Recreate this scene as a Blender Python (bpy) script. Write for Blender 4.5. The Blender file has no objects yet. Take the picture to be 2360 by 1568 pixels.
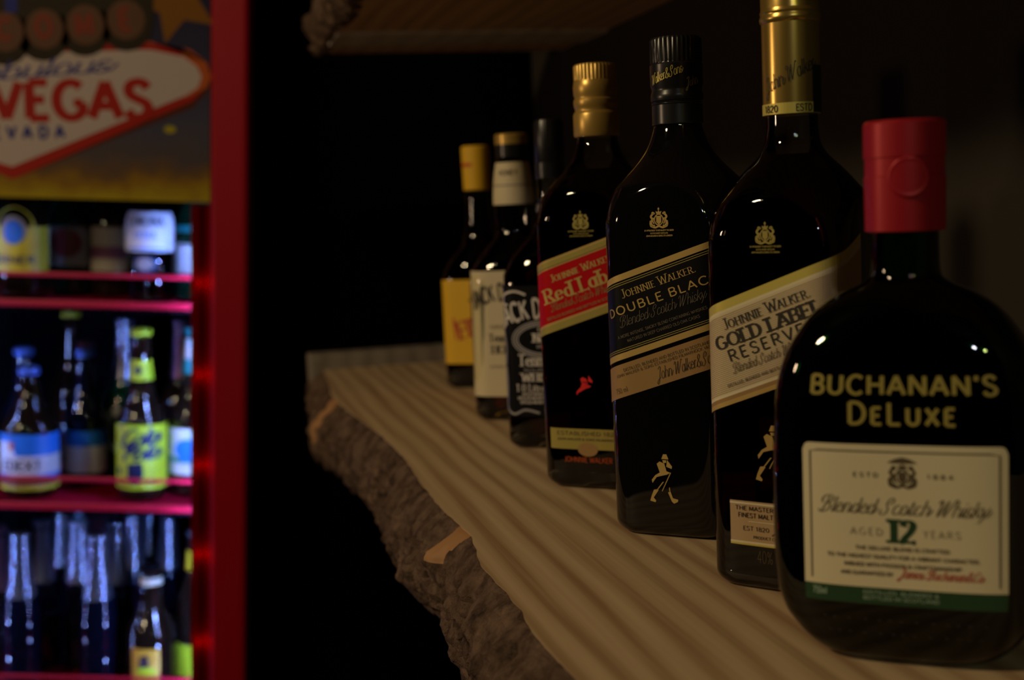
import bpy, bmesh, math, random
from mathutils import Vector, Matrix, noise
random.seed(7)
S = bpy.context.scene
C = S.collection
pi = math.pi
Z0 = 1.15                      # height of the shelf top above the floor

# ------------------------------------------------------------ camera
cd = bpy.data.cameras.new('camera')
cam = bpy.data.objects.new('camera', cd)
C.objects.link(cam)
cd.sensor_width = 36.0
cd.lens = 2900 / 2360 * 36
cd.clip_start = .02
cam.location = (0, 0, Z0 + .2)
PITCH, ROLL = math.atan(311 / 2900), -.045
cam.matrix_world = (Matrix.Translation((0, 0, Z0 + .2)) @ Matrix.Rotation(pi / 2 - PITCH, 4, 'X') @ Matrix.Rotation(ROLL, 4, 'Z'))
cd.dof.use_dof = True
cd.dof.focus_distance = .70
cd.dof.aperture_fstop = 6.2
S.camera = cam
S.view_settings.view_transform = 'Standard'
S.view_settings.look = 'None'
S.view_settings.gamma = 1
S.view_settings.exposure = 0
S.cycles.transparent_max_bounces = 24
S.cycles.sample_clamp_indirect = 4
# ------------------------------------------------------------ world and lamps
w = bpy.data.worlds.new('night')
S.world = w
w.use_nodes = True
w.node_tree.nodes['Background'].inputs[0].default_value = (.8, .6, .45, 1)
w.node_tree.nodes['Background'].inputs[1].default_value = .0015


def lamp(name, kind, loc, power, col, size=.05, aim=None, **kw):
    l = bpy.data.lights.new(name, kind)
    l.energy = power
    l.color = col
    if kind == 'AREA':
        l.shape = 'DISK'
        l.size = size
    else:
        l.shadow_soft_size = size
    for k, v in kw.items():
        setattr(l, k, v)
    o = bpy.data.objects.new(name, l)
    o.location = loc
    if aim:
        o.rotation_euler = (Vector(aim) - Vector(loc)).to_track_quat('-Z', 'Y').to_euler()
    C.objects.link(o)
    return o


lamp('bar_lamp', 'POINT', (-1.33, .66, Z0 + .36), 5.0, (1, .68, .42), .05)
lamp('warm_fill', 'AREA', (-1.5, .05, Z0 + 1.25), 13.0, (1, .77, .45), .22, (.0, .8, Z0))  # unseen overhead fill, added to brighten the wood and the labels
lamp('yellow_ceiling_spot', 'AREA', (.42, -2.0, 2.35), 1.8, (.85, 1, .3), .09, (.1, .9, Z0))
lamp('white_ceiling_spot', 'AREA', (.05, -2.0, 2.3), 2.0, (.85, .85, 1), .09, (.1, .9, Z0))


# ------------------------------------------------------------ materials
def mat(name, col, rough=.5, metal=0., spec=.5, coat=0., emit=None, es=0., alpha=None):
    m = bpy.data.materials.new(name)
    m.use_nodes = True
    b = m.node_tree.nodes['Principled BSDF']
    b.inputs['Base Color'].default_value = (*col, 1)
    b.inputs['Roughness'].default_value = rough
    b.inputs['Metallic'].default_value = metal
    b.inputs['Specular IOR Level'].default_value = spec
    b.inputs['Coat Weight'].default_value = coat
    b.inputs['Coat Roughness'].default_value = .03
    if emit:
        b.inputs['Emission Color'].default_value = (*emit, 1)
        b.inputs['Emission Strength'].default_value = es
    return m


def clear(name, tint, ior=1.45, rough=.02):
    """thin coloured glass or liquid: tinted see-through with a Fresnel reflection"""
    m = bpy.data.materials.new(name)
    m.use_nodes = True
    nt = m.node_tree
    nt.nodes.clear()
    out = nt.nodes.new('ShaderNodeOutputMaterial')
    mx = nt.nodes.new('ShaderNodeMixShader')
    tr = nt.nodes.new('ShaderNodeBsdfTransparent')
    gl = nt.nodes.new('ShaderNodeBsdfGlossy')
    fr = nt.nodes.new('ShaderNodeFresnel')
    tr.inputs[0].default_value = (*tint, 1)
    gl.inputs['Color'].default_value = (1, 1, 1, 1)
    gl.inputs['Roughness'].default_value = rough
    fr.inputs[0].default_value = ior
    nt.links.new(fr.outputs[0], mx.inputs[0])
    nt.links.new(tr.outputs[0], mx.inputs[1])
    nt.links.new(gl.outputs[0], mx.inputs[2])
    nt.links.new(mx.outputs[0], out.inputs[0])
    return m


def N(nt, t, **kw):
    n = nt.nodes.new(t)
    for k, v in kw.items():
        if k in n.inputs.keys():
            n.inputs[k].default_value = v
        else:
            setattr(n, k, v)
    return n


def ramp(nt, stops):
    r = nt.nodes.new('ShaderNodeValToRGB')
    e = r.color_ramp.elements
    e[0].position, e[0].color = stops[0][0], (*stops[0][1], 1)
    e[1].position, e[1].color = stops[-1][0], (*stops[-1][1], 1)
    for p, c in stops[1:-1]:
        x = e.new(p)
        x.color = (*c, 1)
    return r


def wood_mat(name, dark, light, sc=1.0, rough=.55):
    m = mat(name, light, rough, spec=.3)
    nt = m.node_tree
    L = nt.links.new
    b = nt.nodes['Principled BSDF']
    tc = N(nt, 'ShaderNodeTexCoord')
    mp = N(nt, 'ShaderNodeMapping')
    mp.inputs['Scale'].default_value = (1, .16, 1)
    L(tc.outputs['Object'], mp.inputs[0])
    wv = N(nt, 'ShaderNodeTexWave', bands_direction='X', wave_profile='SIN')
    wv.inputs['Scale'].default_value = 17 * sc
    wv.inputs['Distortion'].default_value = 6
    wv.inputs['Detail'].default_value = 2
    wv.inputs['Detail Scale'].default_value = .8
    wv.inputs['Detail Roughness'].default_value = .45
    L(mp.outputs[0], wv.inputs[0])
    mp2 = N(nt, 'ShaderNodeMapping')
    mp2.inputs['Scale'].default_value = (300, 4, 300)
    L(tc.outputs['Object'], mp2.inputs[0])
    n2 = N(nt, 'ShaderNodeTexNoise')
    n2.inputs['Scale'].default_value = 1
    n2.inputs['Detail'].default_value = 4
    L(mp2.outputs[0], n2.inputs[0])
    n3 = N(nt, 'ShaderNodeTexNoise')
    n3.inputs['Scale'].default_value = 1
    n3.inputs['Detail'].default_value = 3
    mp3 = N(nt, 'ShaderNodeMapping')
    mp3.inputs['Scale'].default_value = (70 * sc, 2.2, 70)
    L(tc.outputs['Object'], mp3.inputs[0])
    L(mp3.outputs[0], n3.inputs[0])
    r = ramp(nt, [(.05, dark), (.5, tuple((a * .4 + c * .6) for a, c in zip(dark, light))), (.95, light)])
    ad = N(nt, 'ShaderNodeMath', operation='MULTIPLY_ADD')
    L(n2.outputs[0], ad.inputs[0])
    ad.inputs[1].default_value = .7
    wm = N(nt, 'ShaderNodeMath', operation='MULTIPLY')
    wm.inputs[1].default_value = .55
    L(wv.outputs['Fac'], wm.inputs[0])
    L(wm.outputs[0], ad.inputs[2])
    ad2 = N(nt, 'ShaderNodeMath', operation='MULTIPLY_ADD')
    L(n3.outputs[0], ad2.inputs[0])
    ad2.inputs[1].default_value = .75
    L(ad.outputs[0], ad2.inputs[2])
    sb = N(nt, 'ShaderNodeMath', operation='MULTIPLY_ADD')
    L(ad2.outputs[0], sb.inputs[0])
    sb.inputs[1].default_value = 1.05
    sb.inputs[2].default_value = -.52
    L(sb.outputs[0], r.inputs[0])
    L(r.outputs[0], b.inputs['Base Color'])
    bp = N(nt, 'ShaderNodeBump')
    bp.inputs['Strength'].default_value = .08
    bp.inputs['Distance'].default_value = .001
    L(ad.outputs[0], bp.inputs['Height'])
    L(bp.outputs[0], b.inputs['Normal'])
    return m


def bark_mat(name):
    m = mat(name, (.1, .06, .04), .85, spec=.2)
    nt = m.node_tree
    L = nt.links.new
    b = nt.nodes['Principled BSDF']
    tc = N(nt, 'ShaderNodeTexCoord')
    n1 = N(nt, 'ShaderNodeTexNoise')
    n1.inputs['Scale'].default_value = 55
    n1.inputs['Detail'].default_value = 8
    n1.inputs['Roughness'].default_value = .7
    L(tc.outputs['Object'], n1.inputs[0])
    r = ramp(nt, [(.32, (.03, .017, .011)), (.46, (.11, .066, .043)), (.6, (.19, .118, .078)), (.75, (.30, .17, .11))])
    L(n1.outputs[0], r.inputs[0])
    L(r.outputs[0], b.inputs['Base Color'])
    v = N(nt, 'ShaderNodeTexVoronoi', feature='DISTANCE_TO_EDGE')
    v.inputs['Scale'].default_value = 70
    mp = N(nt, 'ShaderNodeMapping')
    mp.inputs['Scale'].default_value = (1, .5, 1.4)
    L(tc.outputs['Object'], mp.inputs[0])
    L(mp.outputs[0], v.inputs[0])
    a = N(nt, 'ShaderNodeMath', operation='ADD')
    L(n1.outputs[0], a.inputs[0])
    L(v.outputs[0], a.inputs[1])
    bp = N(nt, 'ShaderNodeBump')
    bp.inputs['Strength'].default_value = .9
    bp.inputs['Distance'].default_value = .007
    L(a.outputs[0], bp.inputs['Height'])
    L(bp.outputs[0], b.inputs['Normal'])
    return m


def plaster(name, col, rough=.8):
    m = mat(name, col, rough, spec=.2)
    nt = m.node_tree
    n = N(nt, 'ShaderNodeTexNoise')
    n.inputs['Scale'].default_value = 90
    n.inputs['Detail'].default_value = 5
    tc = N(nt, 'ShaderNodeTexCoord')
    nt.links.new(tc.outputs['Object'], n.inputs[0])
    bp = N(nt, 'ShaderNodeBump')
    bp.inputs['Strength'].default_value = .25
    bp.inputs['Distance'].default_value = .002
    nt.links.new(n.outputs[0], bp.inputs['Height'])
    nt.links.new(bp.outputs[0], nt.nodes['Principled BSDF'].inputs['Normal'])
    return m


M = dict(
    wall=plaster('dark_wall_paint', (.037, .030, .023)),
    farwall=plaster('black_wall_paint', (.006, .006, .007)),
    floor=plaster('dark_floor', (.02, .017, .015), .5),
    wood=wood_mat('pine_planed', (.35, .21, .105), (.62, .445, .26)),
    wood2=wood_mat('pine_underside', (.46, .30, .16), (.72, .50, .29), .7, .7),
    palegrey=wood_mat('pale_grey_wood', (.5, .44, .38), (.66, .6, .52), .5, .8), greywood=wood_mat('grey_batten_wood', (.15, .12, .09), (.24, .2, .155), .6, .8),
    bark=bark_mat('bark'), bare=mat('bare_sapwood', (.38, .19, .075), .7),
    # bottles
    glass=clear('clear_glass', (.93, .95, .93), 1.5), whisky=clear('red_brown_whisky', (.17, .022, .008), 1.12),
    amber=clear('amber_whisky', (.30, .075, .02), 1.12),
    black=mat('smoked_black_glass', (.0035, .0035, .004), .045, spec=.55), greenglass=clear('dark_green_glass', (.09, .34, .13), 1.5),
    darkliq=mat('dark_liquid', (.004, .007, .004), .1, spec=.1),
    goldcap=mat('gold_foil_cap', (.62, .40, .10), .33, .55, .5), goldcap2=mat('satin_gold_sleeve', (.60, .40, .10), .26, .8),
    blackcap=mat('black_cap', (.012, .012, .013), .28, spec=.6), redcap=mat('red_foil_cap', (.42, .012, .022), .38, .25, .5),
    gold=mat('gold_print', (.62, .42, .13), .45, .25), goldb=mat('gold_bright_print', (.75, .62, .14), .4, .3),
    olive=mat('old_gold_print', (.40, .32, .07), .5, .1),
    goldbrown=mat('bronze_band_print', (.40, .235, .085), .5, .15), cream=mat('cream_paper', (.70, .59, .37), .65),
    goldpaper=mat('gold_paper', (.52, .36, .19), .5, .1), cream2=mat('ivory_paper', (.78, .68, .44), .65),
    redpaper=mat('red_paper', (.50, .004, .008), .5, spec=.12), darkred=mat('dark_red_print', (.5, .05, .03), .5),
    blackpaper=mat('black_paper', (.006, .006, .007), .4, spec=.2), ink=mat('black_ink', (.02, .016, .012), .6),
    brownink=mat('brown_ink', (.11, .075, .035), .6), dimink=mat('dim_bronze_print', (.15, .12, .075), .5), greyink=mat('grey_ink', (.33, .28, .2), .6), greenink=mat('dark_green_print', (.015, .06, .02), .5),
    white=mat('white_print', (.72, .66, .60), .5), greyprint=mat('grey_print', (.35, .33, .33), .5), yellowpaper=mat('yellow_paper', (.85, .50, .02), .6),
    orangeink=mat('orange_red_print', (.62, .09, .01), .6),
    redfig=mat('red_figure_print', (.8, .02, .02), .5), paleg=mat('pale_green_print', (.3, .42, .3), .5),
    # cooler
    redpaint=mat('red_enamel', (.32, .002, .010), .4, spec=.2), redmatte=mat('red_matt_cheek', (.13, .0004, .0008), .9, spec=0), redplastic=mat('red_trim', (.60, .004, .03), .4), liner=mat('dark_liner', (.003, .003, .004), .7, spec=.03),
    led=mat('led', (.2, .3, .6), .4, emit=(.21, .35, 1), es=1050), channel=mat('grey_channel', (.05, .05, .05), .5),
    pane=clear('door_pane', (.96, .97, .97), 1.2), brown=mat('brown_beer_glass', (.012, .006, .003), .012, spec=.6),
    greenb=mat('green_beer_glass', (.004, .03, .012), .012, spec=.6), blueb=mat('dark_blue_glass', (.003, .004, .012), .012, spec=.6),
    lager=clear('pale_lager_in_clear_glass', (.42, .38, .30), 1.5),
    lime=mat('lime_label', (.62, .78, .02), .45), bluel=mat('blue_label', (.02, .22, .80), .45), whitel=mat('white_label', (.80, .80, .82), .45),
    silver=mat('silver_foil', (.36, .38, .46), .27, .9), navy=mat('navy_ink', (.008, .015, .06), .5), teal=mat('teal_foil', (.02, .32, .34), .4, .2),
    bluecap=mat('blue_cap', (.10, .20, .65), .4, .3), beige=mat('beige_label', (.42, .36, .28), .6), purple=mat('purple_band', (.2, .06, .13), .6),
    yell=mat('yellow_label', (.80, .66, .03), .45), tan=mat('tan_print', (.45, .36, .22), .5), maroon=mat('maroon_print', (.2, .03, .03), .5), orange=mat('orange_label', (.85, .45, .03), .5),
    pinkfoil=mat('pink_foil', (.30, .15, .21), .3, .8), redbr=mat('red_brown_stripe', (.3, .05, .02), .5),
    # poster
    p_white=mat('poster_white', (.45, .37, .345), .35, spec=.04), p_red=mat('poster_red', (0.3300, 0.0198, 0.0132), .35, spec=.04), p_orange=mat('poster_orange', (0.4092, 0.0858, 0.0198), .35, spec=.04),
    p_blue=mat('poster_blue', (0.0264, 0.0330, 0.1980), .35, spec=.04), p_dark=mat('poster_dark', (0.0297, 0.0224, 0.0132), .4, spec=.04), p_brown=mat('poster_brown', (0.1122, 0.0561, 0.0330), .4, spec=.04),
    p_rust=mat('poster_rust', (0.1980, 0.0396, 0.0231), .4, spec=.04), p_star=mat('poster_star', (0.1980, 0.0825, 0.0132), .4, spec=.04), p_yellow=mat('poster_yellow', (0.3300, 0.2772, 0.0198), .4, spec=.04), p_shade=mat('poster_shade', (0.0792, 0.0198, 0.0099), .4, spec=.04),
)


# ------------------------------------------------------------ objects
def link(name, me, parent=None, label=None):
    o = bpy.data.objects.new(name, me)
    C.objects.link(o)
    if parent:
        o.parent = parent
    if label:
        o['label'] = label
    return o


def tag(o, label, cat, group=None, kind=None):
    if label:
        o['label'] = label
    if cat:
        o['category'] = cat
    if group:
        o['group'] = group
    if kind:
        o['kind'] = kind
    return o


def thing(name, label, cat, loc, yaw=0., group=None):
    o = bpy.data.objects.new(name, None)
    o.empty_display_size = .02
    C.objects.link(o)
    o.location = loc
    o.rotation_euler = (0, 0, yaw)
    return tag(o, label, cat, group)


def mesh(name, vs, fs, mats, parent=None, smooth=True, mi=None, label=None, ang=None):
    me = bpy.data.meshes.new(name)
    me.from_pydata(vs, [], fs)
    for m in (mats if isinstance(mats, (list, tuple)) else [mats]):
        me.materials.append(m)
    if mi:
        me.polygons.foreach_set('material_index', mi)
    me.polygons.foreach_set('use_smooth', [smooth] * len(fs))
    if ang:
        me.set_sharp_from_angle(angle=ang)
    me.update()
    return link(name, me, parent, label)


def box(name, x0, x1, y0, y1, z0, z1, m, parent=None, bev=0., label=None):
    bm = bmesh.new()
    bmesh.ops.create_cube(bm, size=1)
    for v in bm.verts:
        v.co = ((x0 + x1) / 2 + v.co.x * (x1 - x0), (y0 + y1) / 2 + v.co.y * (y1 - y0), (z0 + z1) / 2 + v.co.z * (z1 - z0))
    if bev:
        bmesh.ops.bevel(bm, geom=bm.edges[:], offset=bev, segments=2, affect='EDGES', profile=.5)
    me = bpy.data.meshes.new(name)
    bm.to_mesh(me)
    bm.free()
    me.materials.append(m)
    return link(name, me, parent, label)


def prism(name, pts, y0, y1, m, parent):
    """outline in x,z extruded from y0 to y1"""
    n = len(pts)
    vs = [(a, y0, b) for a, b in pts] + [(a, y1, b) for a, b in pts]
    fs = [tuple(range(n)), tuple(range(2 * n - 1, n - 1, -1))] + [(i, i + n, (i + 1) % n + n, (i + 1) % n) for i in range(n)]
    return mesh(name, vs, fs, m, parent, False)


def interp(pr, z):
    """monotone cubic through the (z, r) points"""
    if z <= pr[0][0]:
        return pr[0][1]
    if z >= pr[-1][0]:
        return pr[-1][1]
    n = len(pr)
    i = max(k for k in range(n - 1) if pr[k][0] <= z)
    d = [(pr[k + 1][1] - pr[k][1]) / (pr[k + 1][0] - pr[k][0]) for k in range(n - 1)]

    def tan(k):
        if k == 0:
            return d[0]
        if k == n - 1:
            return d[-1]
        return 0 if d[k - 1] * d[k] <= 0 else 2 * d[k - 1] * d[k] / (d[k - 1] + d[k])
    h = pr[i + 1][0] - pr[i][0]
    t = (z - pr[i][0]) / h
    return (pr[i][1] * (2 * t**3 - 3 * t * t + 1) + h * tan(i) * (t**3 - 2 * t * t + t)
            + pr[i + 1][1] * (3 * t * t - 2 * t**3) + h * tan(i + 1) * (t**3 - t * t))


class Shape:
    """bottle body round its axis; front faces -Y; rho(theta, z)"""
    def __init__(s, rho):
        s.rho, s.tab = rho, {}

    def P(s, th, z, off=0.):
        r = s.rho(th, z)
        x, y = r * math.sin(th), -r * math.cos(th)
        if off:
            e = .01
            ra, rb = s.rho(th - e, z), s.rho(th + e, z)
            tx, ty = rb * math.sin(th + e) - ra * math.sin(th - e), -rb * math.cos(th + e) + ra * math.cos(th - e)
            l = math.hypot(tx, ty)
            x, y = x + ty / l * off, y - tx / l * off
        return (x, y, z)

    def theta(s, u, zr):
        if zr not in s.tab:
            t, l, px = [(0., 0.)], 0., s.P(0, zr)
            for i in range(1, 400):
                th = i * pi / 400
                q = s.P(th, zr)
                l += math.hypot(q[0] - px[0], q[1] - px[1])
                t.append((l, th))
                px = q
            s.tab[zr] = t
        t = s.tab[zr]
        a = abs(u)
        lo, hi = 0, len(t) - 1
        while hi - lo > 1:
            md = (lo + hi) // 2
            if t[md][0] <= a:
                lo = md
            else:
                hi = md
        f = (a - t[lo][0]) / (t[hi][0] - t[lo][0])
        return math.copysign(t[lo][1] + f * (t[hi][1] - t[lo][1]), u)

    def wrap(s, zr, u0=0.):
        return lambda u, v, off=0.: s.P(s.theta(u + u0, zr), v, off)

    def solid(s, name, zs, m, parent, n=96, inset=0., top=True, label=None):
        vs, fs = [], []
        for z in zs:
            for j in range(n):
                vs.append(s.P(2 * pi * j / n, z, -inset))
        for i in range(len(zs) - 1):
            for j in range(n):
                k = (j + 1) % n
                fs.append((i * n + j, i * n + k, (i + 1) * n + k, (i + 1) * n + j))
        fs.append(tuple(range(n - 1, -1, -1)))
        if top:
            b = (len(zs) - 1) * n
            fs.append(tuple(range(b, b + n)))
        return mesh(name, vs, fs, m, parent, True, label=label, ang=.9)


def lathe(name, pr, m, parent, n=48, ribs=None, mi=None, label=None):
    """(z, r) profile; ribs = (z0, z1, count, depth)"""
    vs, fs, mm = [], [], []
    for z, r in pr:
        for j in range(n):
            a = 2 * pi * j / n
            rr = r
            if ribs and ribs[0] <= z <= ribs[1]:
                rr = r - ribs[3] * (.5 + .5 * math.cos(a * ribs[2]))
            vs.append((rr * math.sin(a), -rr * math.cos(a), z))
    for i in range(len(pr) - 1):
        for j in range(n):
            k = (j + 1) % n
            fs.append((i * n + j, i * n + k, (i + 1) * n + k, (i + 1) * n + j))
            mm.append(mi[i] if mi else 0)
    fs.append(tuple(range(n - 1, -1, -1)))
    b = (len(pr) - 1) * n
    fs.append(tuple(range(b, b + n)))
    mm += [0, mm[-1]]
    return mesh(name, vs, fs, m, parent, True, mm, label, ang=.6)


# ------------------------------------------------------------ lettering
def arc(cx, cy, rx, ry, a0, a1, n=10):
    return [(cx + rx * math.cos(math.radians(a0 + (a1 - a0) * i / n)), cy + ry * math.sin(math.radians(a0 + (a1 - a0) * i / n))) for i in range(n + 1)]


def cm(*p):
    """smooth curve through points"""
    q = [p[0]] + list(p) + [p[-1]]
    o = []
    for i in range(1, len(q) - 2):
        for k in range(5):
            t = k / 5
            o.append(tuple(.5 * (2 * q[i][c] + (q[i + 1][c] - q[i - 1][c]) * t + (2 * q[i - 1][c] - 5 * q[i][c] + 4 * q[i + 1][c] - q[i + 2][c]) * t * t
                           + (3 * q[i][c] - q[i - 1][c] - 3 * q[i + 1][c] + q[i + 2][c]) * t**3) for c in (0, 1)))
    o.append(p[-1])
    return o


G = {}
G['A'] = (.72, [[(.02, 0), (.36, 1)], [(.36, 1), (.7, 0)], [(.15, .33), (.57, .33)]])
G['B'] = (.62, [[(.09, 0), (.09, 1)], [(.09, 1), (.3, 1)] + arc(.33, .76, .2, .24, 90, -90) + [(.09, .52)], [(.09, .52), (.33, .52)] + arc(.35, .26, .23, .26, 90, -90) + [(.09, 0)]])
G['C'] = (.7, [arc(.4, .5, .35, .5, 45, 315, 18)])
G['D'] = (.72, [[(.09, 0), (.09, 1)], [(.09, 1), (.3, 1)] + arc(.3, .5, .36, .5, 90, -90, 14) + [(.09, 0)]])
G['E'] = (.56, [[(.09, 0), (.09, 1)], [(.09, 1), (.52, 1)], [(.09, .52), (.44, .52)], [(.09, 0), (.54, 0)]])
G['F'] = (.54, [[(.09, 0), (.09, 1)], [(.09, 1), (.52, 1)], [(.09, .52), (.44, .52)]])
G['G'] = (.74, [arc(.4, .5, .35, .5, 48, 322, 18) + [(.67, .42)], [(.46, .42), (.68, .42)]])
G['H'] = (.74, [[(.09, 0), (.09, 1)], [(.65, 0), (.65, 1)], [(.09, .52), (.65, .52)]])
G['I'] = (.2, [[(.1, 0), (.1, 1)]])
G['J'] = (.42, [[(.32, 1), (.32, .2)] + arc(.15, .18, .17, .2, 0, -140, 8)])
G['K'] = (.68, [[(.09, 0), (.09, 1)], [(.09, .42), (.6, 1)], [(.26, .6), (.66, 0)]])
G['L'] = (.54, [[(.09, 0), (.09, 1)], [(.09, 0), (.52, 0)]])
G['M'] = (.86, [[(.08, 0), (.11, 1)], [(.11, 1), (.43, .1)], [(.43, .1), (.75, 1)], [(.75, 1), (.78, 0)]])
G['N'] = (.76, [[(.09, 0), (.09, 1)], [(.09, 1), (.67, 0)], [(.67, 0), (.67, 1)]])
G['O'] = (.78, [arc(.39, .5, .35, .5, 90, 450, 24)])
G['P'] = (.6, [[(.09, 0), (.09, 1)], [(.09, 1), (.32, 1)] + arc(.33, .74, .22, .26, 90, -90) + [(.09, .48)]])
G['Q'] = (.78, [arc(.39, .5, .35, .5, 90, 450, 24), [(.45, .22), (.74, -.08)]])
G['R'] = (.66, [[(.09, 0), (.09, 1)], [(.09, 1), (.32, 1)] + arc(.33, .75, .22, .25, 90, -90) + [(.09, .5)], [(.3, .5), (.64, 0)]])
G['S'] = (.6, [cm((.53, .82), (.44, .96), (.29, 1), (.13, .93), (.08, .76), (.15, .61), (.31, .51), (.47, .41), (.54, .25), (.47, .07), (.3, 0), (.14, .04), (.05, .19))])
G['T'] = (.64, [[(.32, 0), (.32, 1)], [(.02, 1), (.62, 1)]])
G['U'] = (.72, [[(.09, 1), (.09, .35)] + arc(.36, .33, .27, .33, 180, 360, 12) + [(.63, 1)]])
G['V'] = (.7, [[(.02, 1), (.35, 0)], [(.35, 0), (.68, 1)]])
G['W'] = (1., [[(.02, 1), (.27, 0)], [(.27, 0), (.5, .9)], [(.5, .9), (.73, 0)], [(.73, 0), (.98, 1)]])
G['X'] = (.68, [[(.04, 0), (.62, 1)], [(.05, 1), (.65, 0)]])
G['Y'] = (.66, [[(.33, 0), (.33, .48)], [(.02, 1), (.33, .48)], [(.64, 1), (.33, .48)]])
G['Z'] = (.62, [[(.06, 1), (.56, 1)], [(.56, 1), (.04, 0)], [(.04, 0), (.58, 0)]])
G['0'] = (.62, [arc(.31, .5, .25, .5, 90, 450, 20)])
G['1'] = (.44, [[(.25, 0), (.25, 1)], [(.25, 1), (.08, .84)]])
G['2'] = (.6, [cm((.09, .74), (.15, .93), (.3, 1), (.46, .92), (.5, .74), (.4, .5), (.2, .24), (.06, 0)), [(.06, 0), (.54, 0)]])
G['4'] = (.62, [[(.44, 0), (.44, 1)], [(.44, 1), (.05, .3)], [(.05, .3), (.6, .3)]])
G['5'] = (.58, [[(.14, 1), (.5, 1)], [(.14, 1), (.11, .56)] + cm((.11, .56), (.28, .63), (.46, .53), (.52, .32), (.44, .08), (.26, 0), (.07, .07))])
G['7'] = (.56, [[(.05, 1), (.53, 1)], [(.53, 1), (.2, 0)]])
G['8'] = (.6, [arc(.3, .76, .2, .24, 90, 450, 16), arc(.3, .26, .25, .26, 90, 450, 16)])
G['%'] = (.8, [arc(.19, .78, .14, .2, 90, 450, 12), arc(.6, .2, .14, .2, 90, 450, 12), [(.16, 0), (.64, 1)]])
G['&'] = (.74, [cm((.68, 0), (.2, .66), (.2, .9), (.34, 1), (.46, .88), (.4, .68), (.14, .44), (.08, .22), (.2, .02), (.42, .02), (.66, .42))])
G['.'] = (.2, [[(.07, .02), (.13, .02), (.13, .07), (.07, .07)]])
G[','] = (.2, [[(.12, .06), (.06, -.14)]])
G["'"] = (.2, [[(.12, 1.02), (.08, .76)]])
G['-'] = (.4, [[(.06, .4), (.34, .4)]])
G['i'] = (.22, [[(.11, 0), (.11, .64)], [(.09, .84), (.13, .84), (.13, .9), (.09, .9)]])
G['l'] = (.22, [[(.11, 0), (.11, 1)]])
G['t'] = (.36, [[(.15, .88), (.15, .14)] + arc(.26, .13, .11, .13, 180, 300, 5), [(.02, .64), (.33, .64)]])
G['a'] = (.54, [arc(.26, .31, .2, .31, 60, 420, 16), [(.46, .64), (.46, 0)]])
G['b'] = (.56, [[(.09, 1), (.09, 0)], arc(.29, .31, .2, .31, 120, -240, 16)])
G['c'] = (.5, [arc(.28, .31, .21, .31, 45, 315, 14)])
G['d'] = (.56, [[(.47, 1), (.47, 0)], arc(.27, .31, .2, .31, 60, 420, 16)])
G['e'] = (.52, [[(.07, .34), (.46, .34)] + arc(.27, .32, .2, .31, 5, 320, 16)])
G['f'] = (.34, [[(.14, 0), (.14, .82)] + arc(.26, .82, .12, .16, 180, 60, 5), [(.02, .62), (.32, .62)]])
G['h'] = (.56, [[(.09, 0), (.09, 1)], [(.09, .4)] + arc(.28, .4, .19, .23, 160, 0, 8) + [(.47, 0)]])
G['k'] = (.52, [[(.09, 0), (.09, 1)], [(.09, .26), (.46, .64)], [(.22, .4), (.5, 0)]])
G['m'] = (.84, [[(.09, 0), (.09, .64)], [(.09, .42)] + arc(.26, .42, .16, .21, 160, 0, 7) + [(.42, 0)], [(.42, .42)] + arc(.59, .42, .16, .21, 160, 0, 7) + [(.75, 0)]])
G['n'] = (.56, [[(.09, 0), (.09, .64)], [(.09, .4)] + arc(.28, .4, .19, .23, 160, 0, 8) + [(.47, 0)]])
G['o'] = (.54, [arc(.27, .31, .21, .31, 90, 450, 18)])
G['r'] = (.4, [[(.09, 0), (.09, .64)], [(.09, .38)] + arc(.26, .42, .17, .2, 170, 55, 6)])
G['s'] = (.44, [cm((.38, .52), (.28, .63), (.14, .6), (.09, .48), (.17, .36), (.3, .28), (.36, .15), (.26, .01), (.12, .01), (.05, .12))])
G['u'] = (.56, [[(.09, .64), (.09, .2)] + arc(.27, .2, .18, .2, 180, 340, 8) + [(.47, .3)], [(.47, .64), (.47, 0)]])
G['v'] = (.5, [[(.03, .64), (.25, 0)], [(.25, 0), (.47, .64)]])
G['w'] = (.74, [[(.03, .64), (.2, 0)], [(.2, 0), (.37, .58)], [(.37, .58), (.54, 0)], [(.54, 0), (.71, .64)]])
G['y'] = (.52, [[(.04, .64), (.27, .04)], [(.49, .64), (.24, -.08), (.13, -.3), (.02, -.28)]])
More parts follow.
